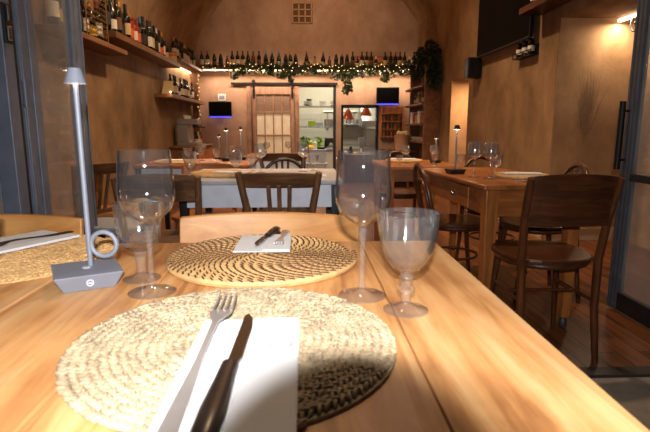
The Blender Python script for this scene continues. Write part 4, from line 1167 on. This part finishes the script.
# ================================================================ KITCHEN
t = thing('kitchen_rack', 'steel kitchen shelving holding plates behind the left opening', 'shelf', (.28, 11.55, 0))
for z in (1.03, 1.48): MB().box(-.55, .62, -.16, .16, z, z + .03).build('shelf_board', M['inox'], t, bevel=.004)
for x in (-.5, .57):
    for y in (-.14, .14): MB().tube([(x, y, 0.56), (x, y, 2.0)], .012, 8).build('post', M['inox'], t, smooth=True)
def stack(name, label, x, y, z, r, n, dz=.02, mat='white_ceramic'):
    for i in range(n):
        simple(name, '%s, %s from bottom of its stack on the upper steel shelf' % (label, ORD[i]), 'plate', MB().lathe([(0, 0), (r * .6, .001), (r, .014), (r, .018), (r * .6, .006), (0, .006)], 20), mat, (x, y, z + i * dz), label + ' stack on the steel shelf')
stack('plate', 'white plate', .08, 11.5, 1.511, .12, 5)
stack('bowl', 'white bowl', .40, 11.5, 1.511, .09, 4, .03)
stack('dark_plate', 'dark dish', .10, 11.5, 1.62, .07, 2, .02, 'black_box')
stack('steel_bowl', 'steel bowl', .66, 11.5, 1.511, .10, 3, .04, 'inox')
simple('pot', 'round steel pot on the right of the lower steel shelf', 'pot', MB().lathe([(0, 0), (.12, .002), (.12, .15), (.124, .152), (.115, .15), (.115, .01), (0, .01)], 22), 'inox', (.56, 11.5, 1.061))
simple('crate', 'lime green box on the lower steel shelf', 'box', MB().box(-.09, .09, -.08, .08, 0, .12), 'lime', (.16, 11.5, 1.061), smooth=False, bevel=.008)
simple('crate', 'grey box beside the lime green box on the lower steel shelf', 'box', MB().box(-.07, .07, -.08, .08, 0, .09), 'grey_plastic', (.34, 11.5, 1.061), smooth=False, bevel=.008)
t = thing('kitchen_counter', 'steel kitchen worktop seen through the left opening', 'counter', (.55, 11.45, 0))
MB().box(-1.1, 1.5, -.35, .35, .54, .58).build('worktop', M['inox'], t, bevel=.004)
MB().box(-1.05, 1.45, -.30, .33, 0, .539).build('cabinet', M['white_plastic'], t, bevel=.004)
simple('basil_pot', 'leafy green herb at the left of the kitchen worktop', 'plant', (lambda q: (spray(q, (0, 0, .14), .09, 120, .06), q.lathe([(0, 0), (.05, .001), (.06, .09), (0, .09)], 14))[0] or q)(MB()), 'basil', (.0, 11.43, .581), smooth=False)
simple('basil_pot', 'leafy green herb behind the grey tub on the kitchen worktop', 'plant', (lambda q: (spray(q, (0, 0, .14), .08, 90, .06), q.lathe([(0, 0), (.05, .001), (.06, .09), (0, .09)], 14))[0] or q)(MB()), 'lime', (.30, 11.43, .581), smooth=False)
for i, (x, r, h, mt, lb) in enumerate(((.13, .045, .2, 'lime', 'lime green bottle on the kitchen worktop'), (.22, .05, .17, 'white_plastic', 'white jug on the kitchen worktop'), (.46, .03, .22, 'bottle_green', 'dark green oil bottle on the kitchen worktop'), (.58, .05, .12, 'inox', 'steel beaker at the right of the kitchen worktop'))):
    simple('container', lb, 'container', MB().lathe([(0, 0), (r, .001), (r, h * .7), (r * .45, h * .82), (r * .45, h), (0, h)], 16), mt, (x, 11.22, .581))
t = thing('tub_stack', 'grey storage tub on a trolley in the left kitchen opening', 'tub', (.24, 10.62, 0))
MB().box(-.2, .2, -.16, .16, .30, .56, taper=.88).build('tub', M['grey_plastic'], t, bevel=.012)
MB().box(-.215, .215, -.175, .175, .561, .58).build('lid', M['grey_plastic'], t, bevel=.005)
MB().box(-.22, .22, -.18, .18, .25, .299).build('trolley_deck', M['inox'], t, bevel=.004)
four_legs(t, M['inox'], (-.19, .19), (-.15, .15), .25, .025)
simple('lemon_tray', 'yellow fruit tray on the lid of the grey storage tub', 'tray', MB().lathe([(0, 0), (.07, .001), (.1, .03), (0, .035)], 18).ball((.03, 0, .05), .03).ball((-.03, .01, .05), .03).ball((0, -.03, .05), .03), 'lemon', (.12, 10.58, .581))
simple('frying_pan', 'black frying pan on the lid of the grey storage tub', 'pan', MB().lathe([(0, 0), (.08, .001), (.1, .035), (.096, .035), (.076, .006), (0, .006)], 20).tube([(.09, 0, .03), (.26, 0, .05)], .009, 8), 'iron', (.34, 10.62, .581))
for i, (x, y) in enumerate(((.90, 10.55), (1.28, 10.62))):
    t = thing('heat_lamp', ('copper cone heat lamp at the left of the kitchen pass', 'copper cone heat lamp at the right of the kitchen pass')[i], 'lamp', (x, y, 1.20 + .07 * i))
    MB().lathe([(.125, 0), (.12, .02), (.05, .17), (.03, .2), (0, .2), (0, .19), (.045, .165), (.118, .004)], 24).build('shade', M['copper'], t, smooth=True)
    MB().tube([(0, 0, .2), (0, 0, 2.7 - 1.20 - .07 * i)], .008, 8).build('cord', M['iron'], t)
    MB().ball((0, 0, .06), .035, 12, 8).build('bulb', M['led_warm'], t, smooth=True)
t = thing('extractor_hood', 'sloping steel extractor hood behind the kitchen pass', 'hood', (1.62, 11.5, 1.05))
MB().prism([(-.6, .0), (.3, .0), (.3, .75), (.05, .75), (-.6, .12)], -.38, .4, 0).build('canopy', M['inox'], t, bevel=.004)
MB().box(-.05, .2, .0, .25, .751, 1.5).build('duct', M['inox'], t)
t = thing('pass_counter', 'steel worktop behind the dark-framed kitchen pass', 'counter', (1.1, 10.5, 0))
MB().box(-.42, .5, -.28, .28, .40, .44).build('worktop', M['inox'], t, bevel=.004)
MB().box(-.40, .48, -.26, .26, 0, .399).build('cabinet', M['inox'], t)
simple('coffee_grinder', 'steel kitchen mixer behind the kitchen pass', 'appliance', MB().box(-.1, .1, -.1, .1, 0, .05).box(-.04, .04, .02, .09, .05, .34).box(-.06, .06, -.13, .09, .28, .38).lathe([(0, .06), (.05, .061), (.08, .17), (.075, .17), (0, .08)], 16), 'inox', (1.18, 10.5, .441), smooth=False, bevel=.004)
for i, (x, h, mt, lb) in enumerate(((.84, .12, 'white_ceramic', 'white pot at the left of the kitchen pass worktop'), (.95, .2, 'bottle_green', 'green bottle on the kitchen pass worktop'), (1.05, .1, 'lemon', 'yellow jar on the kitchen pass worktop'))):
    simple('container', lb, 'container', MB().lathe([(0, 0), (.045, .001), (.045, h * .7), (.025, h * .85), (.025, h), (0, h)], 16), mt, (x, 10.42, .441))
# more of the kitchen's own things
t = thing('utensil_rail', 'steel rail with hanging ladles on the kitchen back wall', 'rail', (.95, 12.37, 1.42))
MB().tube([(-.5, 0, 0), (.5, 0, 0)], .012, 8).tube([(-.45, 0, 0), (-.45, .03, 0)], .01, 8).tube([(.45, 0, 0), (.45, .03, 0)], .01, 8).build('bar', M['inox'], t, smooth=True)
for i in range(6):
    x = -.4 + i * .16
    MB().tube([(x, -.02, -.005), (x, -.025, -.30)], .008, 8).ball((x, -.045, -.33), .05, 10, 6, (1, .5, .8)).build('ladle', M['inox'], t, smooth=True)
t = thing('microwave', 'grey microwave oven at the right end of the kitchen worktop', 'oven', (.62, 11.45, .581))
MB().box(-.17, .17, -.16, .16, 0, .24).build('body', M['inox'], t, bevel=.006)
MB().box(-.15, .07, -.168, -.161, .03, .21).build('door', M['black_box'], t, bevel=.003)
MB().tube([(.09, -.18, .04), (.09, -.18, .2)], .008, 8).build('handle', M['chrome'], t, smooth=True)
t = thing('fridge', 'steel upright fridge behind the kitchen pass', 'fridge', (1.62, 12.12, 0))
MB().box(-.2, .3, -.27, .25, 0, 1.0).build('body', M['inox'], t, bevel=.01)
MB().box(-.19, .29, -.30, -.271, .05, .98).build('door', M['inox'], t, bevel=.008)
simple('tile_panel', 'pale grey tiled panel on the kitchen back wall', 'panel', (lambda q: [q.box(-1.0 + .15 * i + .003, -1.0 + .15 * (i + 1) - .003, -.012, 0, .62 + .15 * j, .62 + .15 * (j + 1) - .006) for i in range(20) for j in range(5)] and q)(MB()), 'tile', (.2, 12.398, 0), smooth=False)
for i in range(4):
    simple('pot', 'steel pot, %s from left on the pass-side wall shelf' % ORD[i], 'pot', MB().lathe([(0, 0), (.07, .002), (.07, .1), (.074, .102), (.066, .1), (.066, .008), (0, .008)], 18), 'inox', (.88 + i * .17, 12.19, 1.121), 'pots on the pass-side shelf')
t = thing('pot_shelf', 'steel wall shelf behind the kitchen pass', 'shelf', (1.13, 12.4, 1.10))
MB().box(-.4, .35, -.28, 0, -.01, .02).build('board', M['inox'], t, bevel=.003)
# maroon cabinet under the pass
t = thing('service_cabinet', 'maroon service cabinet below the kitchen pass', 'cabinet', (1.02, 9.55, 0))
MB().box(-.27, .27, -.2, .2, 0, .50).build('body', M['maroon'], t, bevel=.004)
MB().box(-.29, .29, -.22, .22, .501, .53).build('top', M['dark_x'], t, bevel=.004)
for s in (-1, 1):
    dd = MB().box(s * .13 - .12, s * .13 + .12, -.212, -.201, .07, .47).build('door', M['maroon'], t, bevel=.003)
    MB().ball((s * .03, -.222, .3), .01, 8, 6).build('knob', M['pewter'], dd, smooth=True)
# coffee corner on the left
t = thing('sideboard', 'wooden sideboard along the left wall below the lower shelf', 'cabinet', (LX + .25, 8.7, 0))
MB().box(-.235, .2, -.6, .6, .0, .70).build('body', M['shelf'], t, bevel=.004)
MB().box(-.235, .23, -.63, .63, .701, .735).build('top', M['shelf'], t, bevel=.005)
for s in (-1, 1):
    dd = MB().box(.201, .214, s * .3 - .28, s * .3 + .28, .1, .66).build('door', M['antique_z'], t, bevel=.003)
    MB().ball((.224, s * .05, .4), .011, 8, 6).build('knob', M['pewter'], dd, smooth=True)
t = thing('coffee_machine', 'steel coffee machine on the left wall sideboard', 'appliance', (LX + .25, 8.5, .736))
MB().box(-.16, .16, -.2, .2, 0, .06).box(-.16, .02, -.2, .2, .06, .34).box(-.16, .17, -.2, .2, .34, .43).build('body', M['inox'], t, bevel=.008)
for y in (-.09, .09): MB().tube([(.1, y, .34), (.1, y, .29)], .03, 12).tube([(.1, y, .305), (.24, y, .295)], .011, 8).build('group_handle', M['black_box'], t, smooth=True)
for i in range(5):
    simple('cup', 'white cup, %s from near end on the coffee machine' % ORD[i], 'cup', MB().lathe([(0, 0), (.022, .001), (.036, .055), (.033, .055), (.02, .006), (0, .006)], 14), 'white_ceramic', (LX + .22, 8.36 + i * .075, 1.167), 'cups on the coffee machine')
for i in range(6):
    sp = [('bottle_clear', 'white', 'white', sml), (G, 'black', 'cream', sml), ('bottle_amber', 'black', 'orange', sml)][i % 3]
    bottle(LX + .2 + .07 * (i % 2), 8.82 + i * .085, .736, sp, '%s small bottle, %s from near end on the left wall sideboard' % (cw(sp), ORD[i]), 'small bottles on the left sideboard')

# ================================================================ THE PHOTOGRAPHER'S CAMERA (stands behind the table, throws the round shade on the mat)
PITCH = math.atan(88 / 498.0); YAW = R(2.27); CZ = 1.02
t = thing('photo_camera', 'black camera with a round lens and raised flash on a tripod before the foreground table', 'camera', (0, 0, CZ)); t.rotation_euler = (-PITCH, 0, -YAW)
LR, LF = .0375, .043
mb = MB(); n = 36
prof = [(LR, LF), (LR + .001, LF - .004), (LR, -.045), (.0335, -.05), (.034, -.02), (.0348, LF)]
mb.T = Matrix.Rotation(R(-90), 4, 'X')
mb.lathe(prof + [prof[0]], n).build('lens_barrel', M['black_box'], t, smooth=True)
MB().box(-.065, .065, -.11, -.052, -.05, .042).box(-.03, .03, -.105, -.070, .042, .060).build('body', M['black_box'], t, bevel=.005)
fl = MB().box(-.03, .03, -.086, -.066, .064, .084).box(-.028, -.022, -.085, -.072, .055, .07).box(.022, .028, -.085, -.072, .055, .07).build('flash_head', M['black_box'], t, bevel=.002)
MB().box(-.024, .024, -.0655, -.0645, .066, .082).build('flash_window', M['white_plastic'], fl)
t = thing('tripod', 'black tripod carrying the camera before the foreground table', 'tripod', (0, -.08, 0))
MB().tube([(0, 0, .45), (0, 0, CZ - .072)], .013, 12).build('column', M['iron'], t, smooth=True)
MB().box(-.03, .03, -.03, .03, CZ - .071, CZ - .058).build('head_plate', M['iron'], t, bevel=.002)
for k in range(3):
    a = R(-90 + 120 * k)
    MB().tube([(0, 0, .62), (.30 * math.cos(a), .30 * math.sin(a), .012)], [.014, .010], 10).build('leg', M['iron'], t, smooth=True)

# ================================================================ LIGHT
def area(name, loc, rot, sx, sy, power, col, spread=PI):
    l = bpy.data.lights.new(name, 'AREA'); l.shape = 'RECTANGLE'; l.size = sx; l.size_y = sy; l.energy = power; l.color = col; l.spread = spread
    o = bpy.data.objects.new(name, l); COL.objects.link(o); o.location = loc; o.rotation_euler = rot; return o
def point(name, loc, power, col, r=.03):
    l = bpy.data.lights.new(name, 'POINT'); l.energy = power; l.color = col; l.shadow_soft_size = r
    o = bpy.data.objects.new(name, l); COL.objects.link(o); o.location = loc; return o
WARM = (1, .72, .46); WARM2 = (1, .72, .46)
# flash on the camera
fo = area('flash', (0, 0, 0), (0, 0, 0), .026, .006, FLASH, (1, .97, .95), R(150))
fm = Matrix.Translation((0, 0, CZ)) @ Matrix.Rotation(-YAW, 4, 'Z') @ Matrix.Rotation(-PITCH, 4, 'X')
fo.matrix_world = fm @ Matrix.Translation((FX, -.063, .075)) @ Matrix.Rotation(R(90), 4, 'X')
area('ledge_strip', (.2, 9.75, LZ - .07), (R(-14), 0, 0), 4.1, .03, 52 * AM2, (1, .74, .54))
area('ledge_fill', (.2, 9.93, LZ + .05), (PI, 0, 0), 4.1, .05, 1.5 * AM2, WARM)  # unseen fill added above the ledge, no strip there
def spot(name, loc, aim, power, col, ang, r=.05):
    l = bpy.data.lights.new(name, 'SPOT'); l.energy = power; l.color = col; l.spot_size = R(ang); l.spot_blend = .7; l.shadow_soft_size = r
    o = bpy.data.objects.new(name, l); COL.objects.link(o); o.location = loc
    o.rotation_euler = (Vector(aim) - Vector(loc)).to_track_quat('-Z', 'Y').to_euler(); return o
for x, y, ax, ay, p in ((-.35, 2.9, -.4, 3.4, 60), (.95, 2.8, 1.0, 3.1, 60), (-.5, 4.6, -.6, 4.9, 90), (1.0, 4.4, .9, 4.8, 70), (.2, 7.0, .2, 8.0, 130)):
    spot('vault_spot', (x, y, 3.4), (ax, ay, .75), p * AMB, WARM, 84)
for y, z, p in ((4.1, 2.9, 26), (6.3, 2.95, 30), (8.3, 3.3, 22)):
    spot('vault_fill', (.18, y, z), (.18, y, 5), p * 2.6 * AMB, WARM, 165, .12)  # added spots without fixtures, fill the vault evenly
for a, b, p in (((.2, 7.4, 3.7), (.2, 10, 2.7), 60), ((.5, 5.0, 3.5), (2.2, 5.5, 1.5), 70), ((-.2, 5.6, 3.5), (-2.17, 6.0, 1.5), 80), ((-.2, 3.6, 3.4), (-2.17, 4.2, 1.2), 50)):
    spot('wall_fill', a, b, p * AMB, WARM, 95)  # unseen spots added to brighten the walls and ledge bottles
spot('entrance_fill', (.1, 1.75, 2.5), (0, .55, .75), 38, (1, .70, .42), 75, .04)  # unseen spot added as warm fill on the shaded napkin
area('recess_lamp', (2.70, 4.25, 1.905), (R(0), 0, 0), .03, .26, 3.2 * AM2, (1, .78, .56))
area('recess_lamp_back', (2.55, 7.2, 1.69), (0, 0, 0), .4, .05, 9 * AM2, (1, .68, .42))
area('shelf_strip', (LX + .05, 9.0, 2.03), (0, R(0), 0), .03, 1.5, 3 * AM2, WARM)
point('shelf_bulb', (LX + .27, 7.42, 1.52), .8, WARM, .012)
area('kitchen_lamp', (.6, 11.2, 2.65), (0, 0, 0), 1.6, .6, 82, (1, .90, .72))
point('table_lamp_glow', (.90, 2.96, TZ + .25), .35, WARM2, .015)
point('table_lamp_glow', (-.60, 4.24, TZ + .24), .6, WARM2, .015)
point('table_lamp_glow', (1.03, 3.92, TZ + .175), .3, WARM2, .015)
wd = bpy.data.worlds.new('night'); SC.world = wd; wd.use_nodes = True
wd.node_tree.nodes['Background'].inputs['Color'].default_value = (.55, .62, .75, 1)
wd.node_tree.nodes['Background'].inputs['Strength'].default_value = .035

# ================================================================ CAMERA
cd = bpy.data.cameras.new('view'); cam = bpy.data.objects.new('view', cd); COL.objects.link(cam); SC.camera = cam
cd.sensor_width = 23.5; cd.sensor_fit = 'HORIZONTAL'; cd.lens = 498 / 650 * 23.5
cd.clip_start = .01
cam.location = (0, 0, CZ)
cam.rotation_euler = (PI / 2 - PITCH, 0, -YAW)
cd.dof.use_dof = True; cd.dof.focus_distance = 2.2; cd.dof.aperture_fstop = 6.3
vs_ = SC.view_settings
vs_.view_transform = 'Standard'; vs_.look = 'None'; vs_.exposure = EXPO; vs_.gamma = 1; vs_.use_curve_mapping = False
